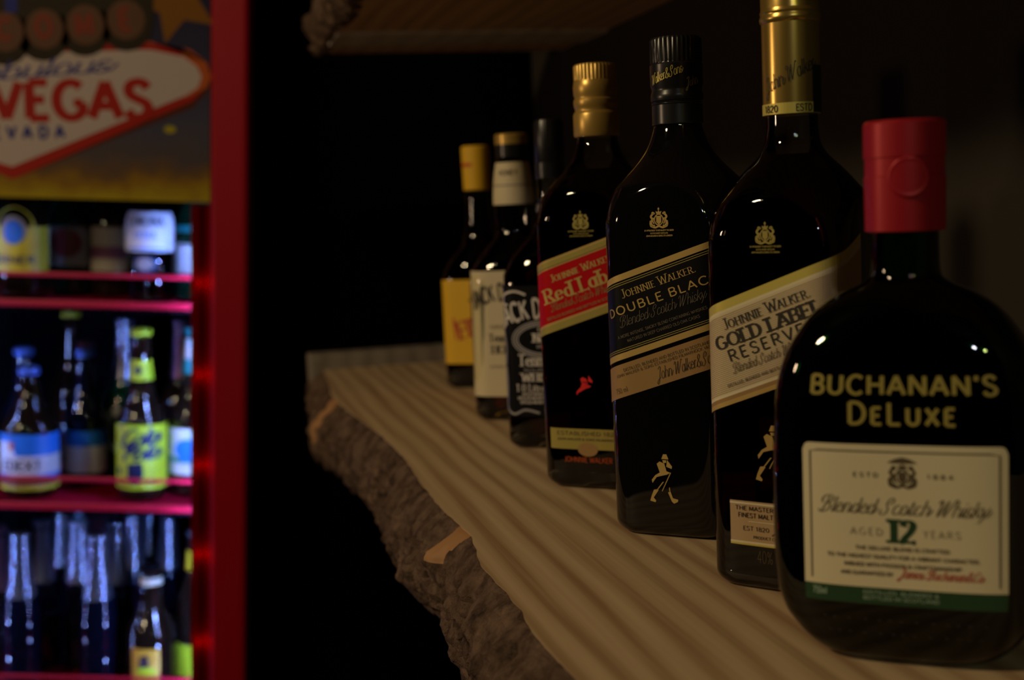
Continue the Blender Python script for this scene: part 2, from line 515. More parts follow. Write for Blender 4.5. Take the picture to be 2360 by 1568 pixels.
# joined-up hand for the script lines: own capitals, lower case from above with linking strokes
SC = {
    'B': (.9, [cm((.3, 0), (.4, .5), (.48, 1)), cm((.12, .55), (.02, .85), (.25, 1.06), (.62, 1.05), (.78, .86), (.62, .62), (.4, .54)), cm((.4, .54), (.68, .52), (.76, .26), (.55, .02), (.2, -.02), (.05, .14))]),
    'S': (.8, [cm((.1, .3), (.02, .1), (.2, -.04), (.45, .08), (.48, .35), (.3, .6), (.3, .85), (.5, 1.05), (.68, .92), (.6, .72), (.42, .68))]),
    'W': (1.15, [cm((.02, .8), (.12, 1.02), (.25, .9), (.22, .3), (.24, 0)), cm((.24, 0), (.5, .6), (.62, 1)), cm((.62, 1), (.6, .4), (.64, 0)), cm((.64, 0), (.95, .7), (1.08, 1.08), (1.2, 1.0))]),
    'J': (.6, [cm((.15, .85), (.3, 1.02), (.5, .98), (.42, .5), (.3, -.1), (.12, -.35), (.0, -.2), (.2, .02), (.55, .15))]),
    'F': (.7, [cm((.1, .9), (.4, 1.02), (.75, .98)), cm((.45, 1), (.36, .4), (.2, 0), (.04, .08)), cm((.25, .5), (.55, .52))]),
    'T': (.7, [cm((.05, .85), (.2, 1), (.5, .98), (.72, 1.03)), cm((.44, .98), (.36, .4), (.2, .0), (.02, .1))]),
    'C': (.7, [cm((.62, .85), (.5, 1.02), (.25, .85), (.1, .4), (.2, .03), (.45, .02), (.64, .22))]),
    'P': (.7, [cm((.2, 0), (.3, .5), (.36, 1)), cm((.05, .7), (.2, 1.02), (.55, 1.02), (.66, .78), (.5, .52), (.28, .5))]),
}


class Lay:
    """layers of print on a surface map f(u, v, offset)"""
    def __init__(s, f, step=None):
        s.step = step
        s.f, s.vs, s.fs, s.mi, s.ms, s.k = f, [], [], [], [], 0

    def slot(s, m):
        if m not in s.ms:
            s.ms.append(m)
        return s.ms.index(m)

    def face(s, pts, m, off):
        if s.step and max(p[0] for p in pts) - min(p[0] for p in pts) > s.step * 1.5:
            a, z = min(p[0] for p in pts), max(p[0] for p in pts)      # slice so that it follows the curve
            n = math.ceil((z - a) / s.step)
            for i in range(n):
                q = pts
                for c, sg in ((a + (z - a) * i / n, 1), (a + (z - a) * (i + 1) / n, -1)):
                    o = []
                    for j in range(len(q)):
                        p, r = q[j - 1], q[j]
                        dp, dr = (p[0] - c) * sg, (r[0] - c) * sg
                        if dp * dr < 0:
                            t = dp / (dp - dr)
                            o.append((p[0] + (r[0] - p[0]) * t, p[1] + (r[1] - p[1]) * t))
                        if dr >= 0:
                            o.append(r)
                    q = o
                if len(q) > 2:
                    st, s.step = s.step, None
                    s.face(q, m, off)
                    s.step = st
            return
        b = len(s.vs)
        s.vs += [s.f(u, v, off) for u, v in pts]
        s.fs.append(tuple(range(b, b + len(pts))))
        s.mi.append(s.slot(m))

    def band(s, u0, u1, lo, hi, m, off=.0003, n=72, rows=1):
        lo = lo if callable(lo) else (lambda u, c=lo: c)
        hi = hi if callable(hi) else (lambda u, c=hi: c)
        b, w = len(s.vs), rows + 1
        for i in range(n + 1):
            u = u0 + (u1 - u0) * i / n
            s.vs += [s.f(u, lo(u) + (hi(u) - lo(u)) * k / rows, off) for k in range(w)]
        for i in range(n):
            for k in range(rows):
                a = b + w * i + k
                s.fs.append((a, a + w, a + w + 1, a + 1))
                s.mi.append(s.slot(m))

    def line(s, pts, wx, m, off=.0005, wy=None, closed=False):
        wy = wx if wy is None else wy
        if closed:
            pts = list(pts) + [pts[0]]
        n = len(pts)
        b = len(s.vs)
        for i, p in enumerate(pts):
            a, c = pts[max(0, i - 1)], pts[min(n - 1, i + 1)]
            if (closed or pts[0] == pts[-1]) and i in (0, n - 1):
                a, c = pts[n - 2], pts[1]
            dx, dy = c[0] - a[0], c[1] - a[1]
            l = math.hypot(dx, dy) or 1
            nx, ny = -dy / l, dx / l
            hw = .5 * math.hypot(wx * nx, wy * ny)
            s.vs += [s.f(p[0] - nx * hw, p[1] - ny * hw, off), s.f(p[0] + nx * hw, p[1] + ny * hw, off)]
        for i in range(n - 1):
            s.fs.append((b + 2 * i, b + 2 * i + 2, b + 2 * i + 3, b + 2 * i + 1))
            s.mi.append(s.slot(m))

    def poly(s, pts, m, off=.0005, at=(0, 0), sc=1., rot=0., flip=False):
        c, sn = math.cos(rot), math.sin(rot)
        s.face([(at[0] + sc * (x * c - y * sn), at[1] + sc * (x * sn + y * c)) for x, y in pts], m, off)

    def disc(s, u, v, ru, rv, m, off=.0005, n=20, rot=0.):
        s.poly([(ru * math.cos(2 * pi * i / n), rv * math.sin(2 * pi * i / n)) for i in range(n)], m, off, (u, v), 1, rot)

    def text(s, t, u, v, h, m, width=None, style='sans', wt=.14, rot=0., off=.0005, gap=.1, cap=None, arch=None):
        """centred on u with its baseline at v; cap = height ratio of small capitals"""
        pens = dict(sans=(wt, wt * .92), serif=(wt, wt * .38), script=(wt, wt * .45))[style]
        gl, x = [], 0.
        for i, ch in enumerate(t):
            if ch == ' ':
                x += .34
                continue
            k = 1.
            g = G.get(ch)
            if style == 'script' and ch in SC:
                g = SC[ch]
            if g is None and ch.upper() in G:
                g = G[ch.upper()]
            if cap and ch.islower():
                g, k = G[ch.upper()], cap
            if g is None:
                continue
            gl.append((x, k, g, ch))
            x += g[0] * k + (gap if style != 'script' else gap * .2)
        tot = x - gap
        fx = (width / (tot * h)) if width else 1.
        c, sn = math.cos(rot), math.sin(rot)

        def tr(p):
            a = (p[0] - tot / 2) * h * fx
            b = p[1] * h
            if style == 'script':
                a += .5 * b * min(fx, 1.3)
            if arch:
                th = a / arch
                return (u + (arch + b) * math.sin(th + rot), v - arch + (arch + b) * math.cos(th + rot))
            return (u + a * c - b * sn, v + a * sn + b * c)
        wx, wy = pens[0] * h * min(fx, 1.25), pens[1] * h
        for x, k, g, ch in gl:
            lst = list(g[1])
            if style == 'script' and ch.islower():
                lst.append([(g[0] - .09, .05), (g[0] + .03, .10), (g[0] + .16, .42)])
            for st in lst:
                st = [(x + p[0] * k, p[1] * k) for p in st]
                q = [st[0]]
                for p in st[1:]:
                    d = math.hypot(p[0] - q[-1][0], p[1] - q[-1][1])
                    m_ = max(1, int(d / .3))
                    a = q[-1]
                    q += [(a[0] + (p[0] - a[0]) * i / m_, a[1] + (p[1] - a[1]) * i / m_) for i in range(1, m_ + 1)]
                s.pen([tr(p) for p in q], wx, wy, rot, m, off)
                if style == 'serif' and len(st) <= 3 or style == 'serif' and ch in 'JURnhmrau':
                    for e, o_ in ((st[0], st[1]), (st[-1], st[-2])):
                        dx, dy = e[0] - o_[0], e[1] - o_[1]
                        yy = e[1] / k
                        if abs(dy) > abs(dx) * .5 and (abs(yy) < .03 or abs(yy - 1) < .03 or abs(yy - .64) < .03):
                            sw = .1 + pens[0] * .75
                            s.pen([tr((e[0] - sw * k, e[1])), tr((e[0] + sw * k, e[1]))], wx * .4, wx * .4, rot, m, off)
                        elif abs(dx) > abs(dy) and len(st) == 2 and ch in 'EFLTZ2':
                            s.pen([tr((e[0], e[1] - .11 * k)), tr((e[0], e[1] + .11 * k))], wx * .4, wx * .4, rot, m, off)

    def pen(s, pts, wx, wy, rot, m, off):
        s.k = (s.k + 1) % 9          # strokes never share a plane
        off = off + s.k * 1.4e-5
        n = len(pts)
        b = len(s.vs)
        c, sn = math.cos(rot), math.sin(rot)
        cl = math.hypot(pts[0][0] - pts[-1][0], pts[0][1] - pts[-1][1]) < 1e-7 and n > 3
        for i, p in enumerate(pts):
            a, d = pts[max(0, i - 1)], pts[min(n - 1, i + 1)]
            if cl and i in (0, n - 1):
                a, d = pts[n - 2], pts[1]
            dx, dy = d[0] - a[0], d[1] - a[1]
            l = math.hypot(dx, dy) or 1
            nx, ny = -dy / l, dx / l
            hw = .5 * math.hypot(wx * (nx * c + ny * sn), wy * (-nx * sn + ny * c))
            s.vs += [s.f(p[0] - nx * hw, p[1] - ny * hw, off), s.f(p[0] + nx * hw, p[1] + ny * hw, off)]
        for i in range(n - 1):
            s.fs.append((b + 2 * i, b + 2 * i + 2, b + 2 * i + 3, b + 2 * i + 1))
            s.mi.append(s.slot(m))

    def build(s, name, parent, label=None):
        return mesh(name, s.vs, s.fs, s.ms, parent, False, s.mi, label)


MAN = [[(.26, .89), (.3, .99), (.37, .99), (.41, .89)], [(.28, .87), (.36, .87), (.36, .82), (.3, .81)],
       [(.16, .79), (.22, .84), (.32, .8), (.36, .65), (.44, .62), (.37, .58), (.27, .555), (.15, .52), (.06, .395), (.045, .46), (.12, .555), (.22, .617)],
       [(.38, .88), (.48, .75), (.47, .7), (.36, .74)], [(.44, .63), (.455, .62), (.265, .235), (.25, .24)],
       [(.15, .27), (.085, .26), (.03, .13), (0, .03), (.11, .005), (.125, .04), (.075, .1), (.185, .26)], [(.15, .27), (.175, .27), (.3, .43), (.275, .43)],
       [(.38, .22), (.43, .25), (.48, .11), (.59, .085), (.58, .04), (.5, 0), (.455, .04)], [(.405, .25), (.43, .25), (.42, .33), (.405, .31)]]


def man(L, u, v, h, m, parts=None):
    for i, p in enumerate(MAN):
        if parts is None or i in parts:
            L.poly([(x - .29, y) for x, y in p], m, .0005, (u, v), h)


def crest(L, u, v, h, m, lines=True):
    """coat of arms, v = foot of the arms, h = their height"""
    L.poly([(-.13, .28), (-.13, .58), (.13, .58), (.13, .28), (0, .16)], m, .0005, (u, v), h)
    L.line([(u + h * a, v + h * b) for a, b in arc(0, .4, .22, .26, 0, 360, 20)], h * .05, m)
    L.poly([(-.12, .68), (-.15, .82), (-.06, .77), (0, .86), (.06, .77), (.15, .82), (.12, .68)], m, .0005, (u, v), h)
    L.poly([(-.03, .86), (-.05, .93), (0, 1.0), (.05, .93), (.03, .86)], m, .0005, (u, v), h)
    for s in (-1, 1):
        L.line([(u + s * h * a, v + h * b) for a, b in cm((.2, .1), (.34, .12), (.4, .28), (.33, .42), (.4, .55), (.3, .68), (.2, .72))], h * .1, m)
        L.line([(u + s * h * a, v + h * b) for a, b in cm((.24, .2), (.3, .32), (.25, .5))], h * .06, m)
        L.disc(u + s * h * .3, v + h * .72, h * .07, h * .07, m, n=10)
        L.line([(u + s * h * a, v + h * b) for a, b in cm((.42, .06), (.46, .2), (.44, .36))], h * .04, m)
    L.line([(u + h * a, v + h * b) for a, b in cm((-.42, .1), (-.2, .02), (0, .08), (.2, .02), (.42, .1))], h * .09, m)
    if lines:
        L.text('BY APPOINTMENT TO HER MAJESTY THE QUEEN', u, v - h * .16, h * .075, m, h * 1.5, wt=.2)
        L.text('SCOTCH WHISKY DISTILLERS', u, v - h * .29, h * .065, m, h * .9, wt=.2)
        L.text('JOHN WALKER & SONS LTD LONDON', u, v - h * .42, h * .075, m, h * 1.35, wt=.2)


# ------------------------------------------------------------ setting
SD = Vector((-.2411, .9705, 0))          # shelf runs this way, away from the camera
SN = Vector((.9705, .2411, 0))           # from the shelf's bark edge to the wall
SA = math.atan2(.2411, .9705)
E0 = Vector((.1502, 0, 0))
WT = .356


def structure(o):
    o['kind'] = 'structure'
    return o


o = structure(box('wall_right', WT, WT + .12, -2.4, 1.86, -Z0, 1.55, M['wall']))
o.location, o.rotation_euler = (E0.x, 0, Z0), (0, 0, SA)
structure(box('wall_far', -3.0, 2.4, 2.95, 3.07, 0, 2.7, M['farwall']))
structure(box('wall_left', -3.12, -3.0, -3.2, 3.07, 0, 2.7, M['farwall']))
structure(box('wall_back', -3.12, 2.4, -3.32, -3.2, 0, 2.7, M['farwall']))
structure(box('floor', -3.12, 2.4, -3.32, 3.07, -.1, 0, M['floor']))
structure(box('ceiling', -3.12, 2.4, -3.32, 3.07, 2.7, 2.8, M['farwall']))

# bark edge line of the lower shelf: (s along, t across)
EDGE = [(.05, .006), (.2, .002), (.35, -.004), (.46, .001), (.53, -.002), (.58, -.004), (.645, -.0008), (.705, -.002), (.78, .006), (.85, .003), (.93, .0035), (1.03, .0075), (1.12, .006), (1.23, -.001), (1.32, -.007), (1.4, -.01), (1.5, -.004), (1.655, .004)]


def shelf(name, label, edge, s1, z, th, top_m, bare, seed, batten, drop=.01, lean=-.006):
    root = thing(name, label, 'shelf', (E0.x, 0, z), SA)
    n = 1000
    ss = [edge[0][0] + (s1 - edge[0][0]) * i / n for i in range(n + 1)]
    tt = [interp(edge, s) + .0012 * noise.noise(Vector((s * 60, seed, 0))) for s in ss]
    vs, fs = [], []
    for s, t in zip(ss, tt):
        vs += [(t, s, 0), (WT - .001, s, 0), (WT - .001, s, -th), (t + .008, s, -th)]
    for i in range(n):
        for k in range(4):
            a, b = 4 * i + k, 4 * i + (k + 1) % 4
            fs.append((a, a + 4, b + 4, b))
    fs += [(0, 1, 2, 3), (4 * n + 3, 4 * n + 2, 4 * n + 1, 4 * n)]
    mesh('plank', vs, fs, top_m, root, False)
    # bark: outer skin of the edge, rough and ragged
    K = 30
    vs, fs, mi = [], [], []
    for i, (s, t) in enumerate(zip(ss, tt)):
        for k in range(K + 1):
            f = k / K
            prof = -.013 * math.sin(pi * min(1, f * 1.02)) ** .7 + lean * f
            p = Vector((s * 26, f * th * 30, seed))
            rag = noise.turbulence(p, 6, True) * .013 + noise.noise(p * .35) * .008 + noise.noise(Vector((s * 160, f * 9, seed))) * .0022
            cr = noise.noise(Vector((s * 75 + f * 2.2, f * 3, seed + 5)))
            if cr > .22:
                rag -= (cr - .22) * .030
            fade = min(1, f * 5)
            x = t + prof * 1. - rag * fade + .001
            zz = -f * (th + drop) * (1 + (.10 * noise.noise(Vector((s * 33, 2, seed))) + .05 * noise.noise(Vector((s * 90, 9, seed)))) * f)
            vs.append((x, s + .004 * noise.noise(p * 1.3) * fade, zz))
        if i:
            for k in range(K):
                a = (i - 1) * (K + 1) + k
                fs.append((a, a + 1, a + K + 2, a + K + 1))
                fb = 0
                for bs, bl, bd in bare:
                    if abs(s - bs) < bl * (1 - .5 * k / K / bd) and k / K < bd * (1 + .3 * noise.noise(Vector((s * 90, k * .4, 0)))):
                        fb = 1
                mi.append(fb)
    b = len(vs)
    for i, (s, t) in enumerate(zip(ss, tt)):      # back of the bark
        vs.append((t + .003, s, -.0004))
        vs.append((t + .012, s, -th - drop * .8))
        if i:
            a0, a1 = (i - 1) * (K + 1), i * (K + 1)
            c0, c1 = b + 2 * (i - 1), b + 2 * i
            fs += [(a0, a1, c1, c0), (a0 + K, c0 + 1, c1 + 1, a1 + K)]
            mi += [0, 0]
    mesh('bark_edge', vs, fs, [M['bark'], M['bare']], root, True, mi, 'rough brown bark along the front of the board')
    return root


sh = shelf('live_edge_shelf', 'long pale pine shelf with bark along its front edge carrying the whisky bottles', EDGE, 1.655, Z0, .06, M['wood'],
           [(.79, .013, .24), (1.385, .022, .7)], 3.1, None)
box('end_batten', -.012, WT - .002, 1.656, 1.70, -.05, .019, M['greywood'], sh, .003, 'grey strip across the far end of the shelf')
EDGE2 = [(.3, .0), (.6, .01), (.9, .004), (1.2, .012), (1.4, .026), (1.5, .02), (1.62, .028), (1.72, .03)]
sh2 = shelf('upper_shelf', 'shadowy upper wooden shelf seen from below with ragged bark edge', EDGE2, 1.70, Z0 + .405 + .05, .05, M['wood2'], [], 8.4, None, .0, .004)
box('grey_strip', .03, WT - .002, 1.50, 1.60, -.0535, -.0495, M['palegrey'], sh2, 0, 'greyer strip across the underside')


# ------------------------------------------------------------ square whisky bottles
def square_shape(h, corner, prof, k=30, n=None, base=.008, yaw0=0):
    n = n or 14

    def rho(th, z):
        c, s = abs(math.cos(th)), abs(math.sin(th))
        sq = h / max(c**n + s**n, 1e-9) ** (1 / n)
        R = interp(prof, z)
        r = (R**-k + sq**-k) ** (-1 / k)
        if z < base:
            f = 1 - (base - z) / base
            r *= 1 - (base / h) * (1 - math.sqrt(max(0, 1 - (1 - f) ** 2)))
        return r
    return Shape(rho)


def zlist(*seg):
    o = []
    for a, b, n in seg:
        o += [a + (b - a) * i / n for i in range(n)]
    return o + [seg[-1][1]]


# shoulder line shared by the tall square bottles (axis height, radius)
WALK = [(0, .0465), (.17, .0475), (.186, .0470), (.198, .0438), (.206, .0395), (.2132, .0326), (.222, .0243), (.2293, .0190), (.2356, .0163), (.2432, .0143), (.27, .0138)]
ZB = zlist((0, .008, 8), (.008, .17, 12), (.17, .245, 44), (.245, .262, 4))


def slant(v0, m):
    return lambda u: v0 + m * u


def square_bottle(name, label, x, y, yaw, prof, h, gl, liq=None, fill=.22, top=.262, n=14, cat='bottle', k=30, base=.008):
    root = thing(name, label, cat, (x, y, Z0 + .0002), -math.radians(yaw), 'whisky bottles in a row on the wooden shelf')
    sp = square_shape(h, 0, prof, k, n, base)
    zs = [z for z in ZB if z < top] + [top]
    sp.solid('glass', zs, gl, root)
    if liq:
        zl = [z for z in zlist((.012, .02, 6), (.02, .17, 10), (.17, .24, 40)) if z < fill] + [fill]
        sp.solid('whisky', zl, liq, root, inset=.0028)
    return root, sp


# --- red label bottle
R, sp = square_bottle('whisky_bottle', 'square whisky bottle with a slanting red label and ribbed gold screw cap', .0663, .8955, 26, WALK, .0385, M['glass'], M['whisky'], .2225)
lathe('cap', [(.245, .0158), (.2465, .0163), (.2600, .0163), (.2615, .0158), (.2625, .0149), (.2640, .0147), (.2655, .0154), (.2685, .0158), (.2705, .0156), (.2712, .0149), (.2722, .0148), (.2740, .0155), (.2790, .0157), (.2830, .0152), (.2838, .0148), (.2845, .0151), (.2938, .0151), (.295, .0140)], M['goldcap'], R, 144, (.2844, .2940, 36, .0008))
L = Lay(sp.wrap(.12))
m_ = .325
for lo, hi, mt in ((.1622, .1632, 'gold'), (.1636, .1676, 'olive'), (.1676, .1690, 'gold')):
    L.band(-.045, .05, slant(lo, m_), slant(hi, m_), M[mt])
L.band(-.045, .05, slant(.1248, m_), slant(.1624, m_), M['redpaper'])
L.band(-.045, .05, slant(.1182, m_), slant(.1232, m_), M['olive'])
L.band(-.045, .05, slant(.1232, m_), slant(.1248, m_), M['gold'])
lb = L.build('label', R)
L = Lay(sp.wrap(.12))
rt = math.atan(m_)
L.text('Johnnie Walker', 0, .1525, .0048, M['gold'], .047, 'serif', .15, rt, cap=.78)
L.text('Red Label', .0015, .1395, .0094, M['gold'], .061, 'serif', .2, rt, gap=.08)
L.text('Blended Scotch Whisky', 0, .1322, .0056, M['goldbrown'], .050, 'script', .09, rt)
L.text('DISTILLED BLENDED AND BOTTLED IN SCOTLAND', 0, .1270, .0018, M['goldbrown'], .056, wt=.16, rot=rt)
L.build('lettering', lb)
L = Lay(sp.wrap(.12))
crest(L, .001, .1815, .0125, M['olive'], True)
L.build('crest', R, 'faint gold coat of arms')
L = Lay(sp.wrap(.05))
man(L, .0, .0555, .0285, M['redfig'], (2, 3))
L.poly([(-.004, -.006), (.003, -.002), (.002, .002), (-.001, .002)], M['redfig'], .0005, (-.001, .0745))
L.build('figure_mark', R, 'small red walking figure')
L = Lay(sp.wrap(.035))
L.band(-.029, .029, .0285, .0430, M['olive'])
L.disc(0, .0285, .0075, .0048, M['goldbrown'], .0005)
lb = L.build('base_label', R)
L = Lay(sp.wrap(.035))
L.text('ESTABLISHED 1820', 0, .0385, .0026, M['brownink'], .046, wt=.14)
L.text('JOHN WALKER & SONS KILMARNOCK', 0, .0348, .0016, M['brownink'], .046, wt=.16)
L.build('lettering', lb)
L = Lay(sp.wrap(.035))
L.text('JOHNNIE WALKER', 0, .0195, .0036, M['orangeink'], .036, wt=.1)
L.build('embossing', R)

# --- black bottle with gold bands
R, sp = square_bottle('whisky_bottle', 'black square whisky bottle with black ribbed cap and gold striped slanting label', .1046, .7595, 27, WALK, .0385, M['black'])
lathe('cap', [(.2565, .0140), (.2570, .0153), (.2585, .0156), (.2605, .0155), (.2625, .0148), (.264, .0148), (.266, .0155), (.2780, .0156), (.2788, .0150), (.2795, .0154), (.2925, .0153), (.2938, .0142)], M['blackcap'], R, 144, (.2794, .2928, 36, .0007))
lathe('neck_sleeve', [(.2425, .0146), (.2430, .0155), (.2435, .0151), (.2545, .0150), (.2550, .0154), (.2556, .0150), (.2562, .0154), (.2566, .0150)], M['blackcap'], R, 64)
cap = Shape(lambda th, z: .0156)
L = Lay(cap.wrap(.27))
L.text('Walker&Sons', -.0018, .2690, .0056, M['goldb'], .0215, 'script', .1, .30, off=.0003)
L.text('John', .0145, .2645, .0052, M['olive'], .008, 'script', .1, .30, off=.0003)
L.build('cap_signature', R)
L = Lay(sp.wrap(.12))
m_ = .33
L.band(-.046, .05, slant(.1610, m_), slant(.1648, m_), M['gold'])
L.band(-.046, .05, slant(.1183, m_), slant(.1602, m_), M['blackpaper'])
for v in (.1595, .1582, .1205, .1193):
    L.band(-.046, .05, slant(v, m_), slant(v + .0004, m_), M['olive'], .0005)
L.band(-.046, .05, slant(.1146, m_), slant(.1184, m_), M['gold'])
L.band(-.046, .05, slant(.0922, m_), slant(.1120, m_), M['goldbrown'])
lb = L.build('label', R)
L = Lay(sp.wrap(.12))
rt = math.atan(m_)
L.text('Johnnie Walker.', -.001, .1500, .0049, M['gold'], .048, 'serif', .1, rt, cap=.76)
L.text('DOUBLE BLACK', .0005, .1415, .0047, M['gold'], .073, 'sans', .15, rt, gap=.2)
L.text('Blended Scotch Whisky', .0, .1335, .0060, M['dimink'], .055, 'script', .07, rt)
L.text('A MORE INTENSE, SMOKY BLEND CONTAINING WHISKIES', 0, .1272, .0017, M['dimink'], .058, wt=.13, rot=rt)
L.text('MATURED IN DEEP CHARRED OLD OAK CASKS', .001, .1240, .0017, M['dimink'], .047, wt=.13, rot=rt)
L.text('DISTILLED, BLENDED AND BOTTLED IN SCOTLAND', .002, .1078, .0017, M['brownink'], .056, wt=.13, rot=rt)
L.text('JOHN WALKER & SONS ESTABLISHED KILMARNOCK 1820', 0, .1046, .0016, M['brownink'], .063, wt=.13, rot=rt)
L.text('John Walker&Sons', .0145, .1005, .0070, M['ink'], .038, 'script', .07, rt)
L.text('750 ml', -.0265, .0862, .0030, M['brownink'], .009, wt=.1, rot=rt)
L.build('lettering', lb)
L = Lay(sp.wrap(.12))
crest(L, .0003, .1830, .0118, M['gold'])
L.build('crest', R, 'gold coat of arms')
L = Lay(sp.wrap(.05))
man(L, -.002, .0215, .0295, M['gold'])
L.build('figure_mark', R, 'gold striding figure in a top hat')

# --- gold reserve bottle
WG = [(0, .0455), (.165, .0455), (.178, .0447), (.188, .0420), (.1945, .0385), (.2005, .0340), (.2109, .0250), (.2196, .0166), (.2255, .0138), (.2341, .0128), (.25, .0126), (.33, .0126)]
R, sp = square_bottle('whisky_bottle', 'tall square whisky bottle with long gold neck sleeve and slanting cream label', .1465, .6440, 35, WG, .0365, M['glass'], M['whisky'], .2190, .262, base=.007)
lathe('neck_sleeve', [(.2388, .0136), (.2392, .0143), (.2838, .0143), (.2848, .0151), (.2864, .0153), (.2878, .0147), (.2886, .0147), (.2893, .0150), (.2905, .0146), (.2912, .0145), (.318, .0146), (.3195, .0140)], M['goldcap2'], R, 72)
cap = Shape(lambda th, z: .01435)
L = Lay(cap.wrap(.25))
L.band(-.045, .045, .2388, .2442, M['goldb'], .0002, 60)
L.band(.0170, .0270, .2390, .2622, M['blackcap'], .0004, 8)
lb = L.build('neck_band', R, 'bright gold band with the date')
L = Lay(cap.wrap(.25))
L.text('1820', -.0056, .2398, .0033, M['ink'], .0085, wt=.16, off=.0004)
L.text('ESTD', .0118, .2398, .0033, M['ink'], .0085, wt=.16, off=.0004)
L.text('John Walker', .0050, .2545, .0072, M['ink'], .029, 'script', .09, .42, off=.0004)
L.build('lettering', lb)
L = Lay(sp.wrap(.12))
m_ = .375
A_, B_ = -.045, .06
L.band(A_, B_, slant(.1515, m_), slant(.1562, m_), M['goldb'])
L.band(A_, B_, slant(.1502, m_), slant(.1515, m_), M['cream2'])
L.band(A_, B_, slant(.1085, m_), slant(.1502, m_), M['cream'])
L.band(A_, B_, slant(.1073, m_), slant(.1085, m_), M['cream2'])
L.band(A_, B_, slant(.1052, m_), slant(.1073, m_), M['goldbrown'])
L.band(A_, B_, slant(.1028, m_), slant(.1052, m_), M['gold'])
for i in range(40):
    v = .1095 + i * .001
    L.band(A_, B_, slant(v, m_), slant(v + .0004, m_), M['goldpaper'], .00045, 72)
lb = L.build('label', R)
L = Lay(sp.wrap(.12))
rt = math.atan(m_)
L.text('Johnnie Walker.', .0, .1415, .0052, M['ink'], .0485, 'serif', .12, rt, .0007, cap=.76)
L.text('GOLD LABEL', .0005, .1325, .0062, M['ink'], .0585, 'serif', .23, rt, .0007)
L.text('RESERVE', .0, .1243, .0056, M['ink'], .0425, 'sans', .14, rt, .0007, gap=.24)
L.text('Blended Scotch Whisky', .0, .1178, .0048, M['brownink'], .040, 'script', .09, rt, .0007)
L.text('DISTILLED, BLENDED AND BOTTLED IN SCOTLAND', .0, .1118, .0014, M['brownink'], .046, wt=.16, rot=rt, off=.0007)
L.build('lettering', lb)
L = Lay(sp.wrap(.12))
crest(L, .0, .1755, .0108, M['olive'])
L.build('crest', R, 'dull gold coat of arms')
L = Lay(sp.wrap(.05))
man(L, .0005, .0570, .0290, M['gold'])
L.build('figure_mark', R, 'gold striding figure in a top hat')
L = Lay(sp.wrap(.035))
L.band(-.0225, .0225, .0235, .0462, M['goldpaper'])
L.band(-.0225, .0225, .0445, .0455, M['cream2'], .0005)
L.band(-.0225, .0225, .0245, .0255, M['cream2'], .0005)
L.band(-.0225, .0225, .0235, .0245, M['goldb'], .0005)
L.band(-.0125, .0125, .0356, .0360, M['cream2'], .0005)
lb = L.build('base_label', R)
L = Lay(sp.wrap(.035))
L.text("THE MASTER BLENDER'S", 0, .0415, .0021, M['ink'], .039, wt=.14)
L.text('FINEST MALT AND GRAIN', 0, .0378, .0023, M['ink'], .036, wt=.14)
L.text('EST 1820', -.0085, .0312, .0021, M['ink'], .014, wt=.12)
L.text('John Walker', .0095, .0307, .0034, M['ink'], .018, 'script', .09)
L.text('PRODUCT OF SCOTLAND', .002, .0272, .0014, M['ink'], .024, wt=.14)
L.build('lettering', lb)
L = Lay(sp.wrap(.03))
L.text('40% vol', -.0005, .0150, .0062, M['brownink'], .0155, wt=.07, off=.0003)
L.build('embossing', R, 'raised strength marking in the glass')
mesh('glass_foot', *(lambda zz: ([sp.P(2 * pi * j / 64, z, -.003 - .004 * (i == 2)) for i, z in enumerate(zz) for j in range(64)],
     [(i * 64 + j, i * 64 + (j + 1) % 64, i * 64 + 64 + (j + 1) % 64, i * 64 + 64 + j) for i in range(len(zz) - 1) for j in range(64)] + [tuple(range(63, -1, -1)), tuple(range(128, 192))]))([.003, .0075, .0105]), M['black'], R)

# --- three square bottles at the far end
JD = [(0, .047), (.13, .047), (.1420, .0455), (.1530, .0395), (.162, .0335), (.170, .0240), (.1760, .0180), (.1895, .0125), (.2000, .0118), (.215, .0112), (.2450, .0112)]
JH = [(0, .048), (.12, .0485), (.134, .0475), (.146, .0425), (.154, .036), (.1617, .026), (.17, .0200), (.178, .0178), (.19, .0185), (.203, .0190), (.225, .0175), (.243, .0150), (.255, .0145)]
JY = [(0, .047), (.108, .0475), (.122, .0470), (.133, .043), (.142, .037), (.152, .025), (.1606, .0195), (.17, .0172), (.18, .0160), (.199, .0145), (.218, .0138), (.255, .0138)]
R, sp = square_bottle('whiskey_bottle', 'square whiskey bottle with black label in white lettering and black cap', .0376, 1.0475, 19, JD, .0365, M['glass'], M['whisky'], .19, .243, 18)
lathe('cap', [(.2200, .0112), (.2205, .0124), (.2330, .0124), (.2335, .0119), (.2345, .0123), (.2660, .0121), (.268, .0110)], M['blackcap'], R, 96, (.2346, .2662, 30, .0005))
L = Lay(sp.wrap(.08))
L.band(-.0480, .048, .0270, .1345, M['blackpaper'], .0003, 60)
lb = L.build('label', R)
W_ = M['white']
L = Lay(sp.wrap(.08))
L.text("JACK DANIEL'S", .0, .1085, .0150, W_, .074, 'sans', .2, .0, gap=.1, arch=.085)
for o_ in (.0, .0022, .0042):
    L.line([(a, b) for a, b in arc(0, .0905, .0265 - o_, .0150 - o_ * .8, 0, 360, 40)], .0012, M['greyprint'])
L.text('OLD', 0, .0970, .0036, W_, .009, 'serif', .2)
L.text('No 7', 0, .0885, .0066, W_, .018, 'serif', .24)
L.text('BRAND', 0, .0835, .0025, M['greyprint'], .012, wt=.18)
L.text('Tennessee', 0, .0690, .0090, W_, .044, 'serif', .2)
L.text('SOUR MASH', 0, .0640, .0026, M['greyprint'], .036, wt=.18)
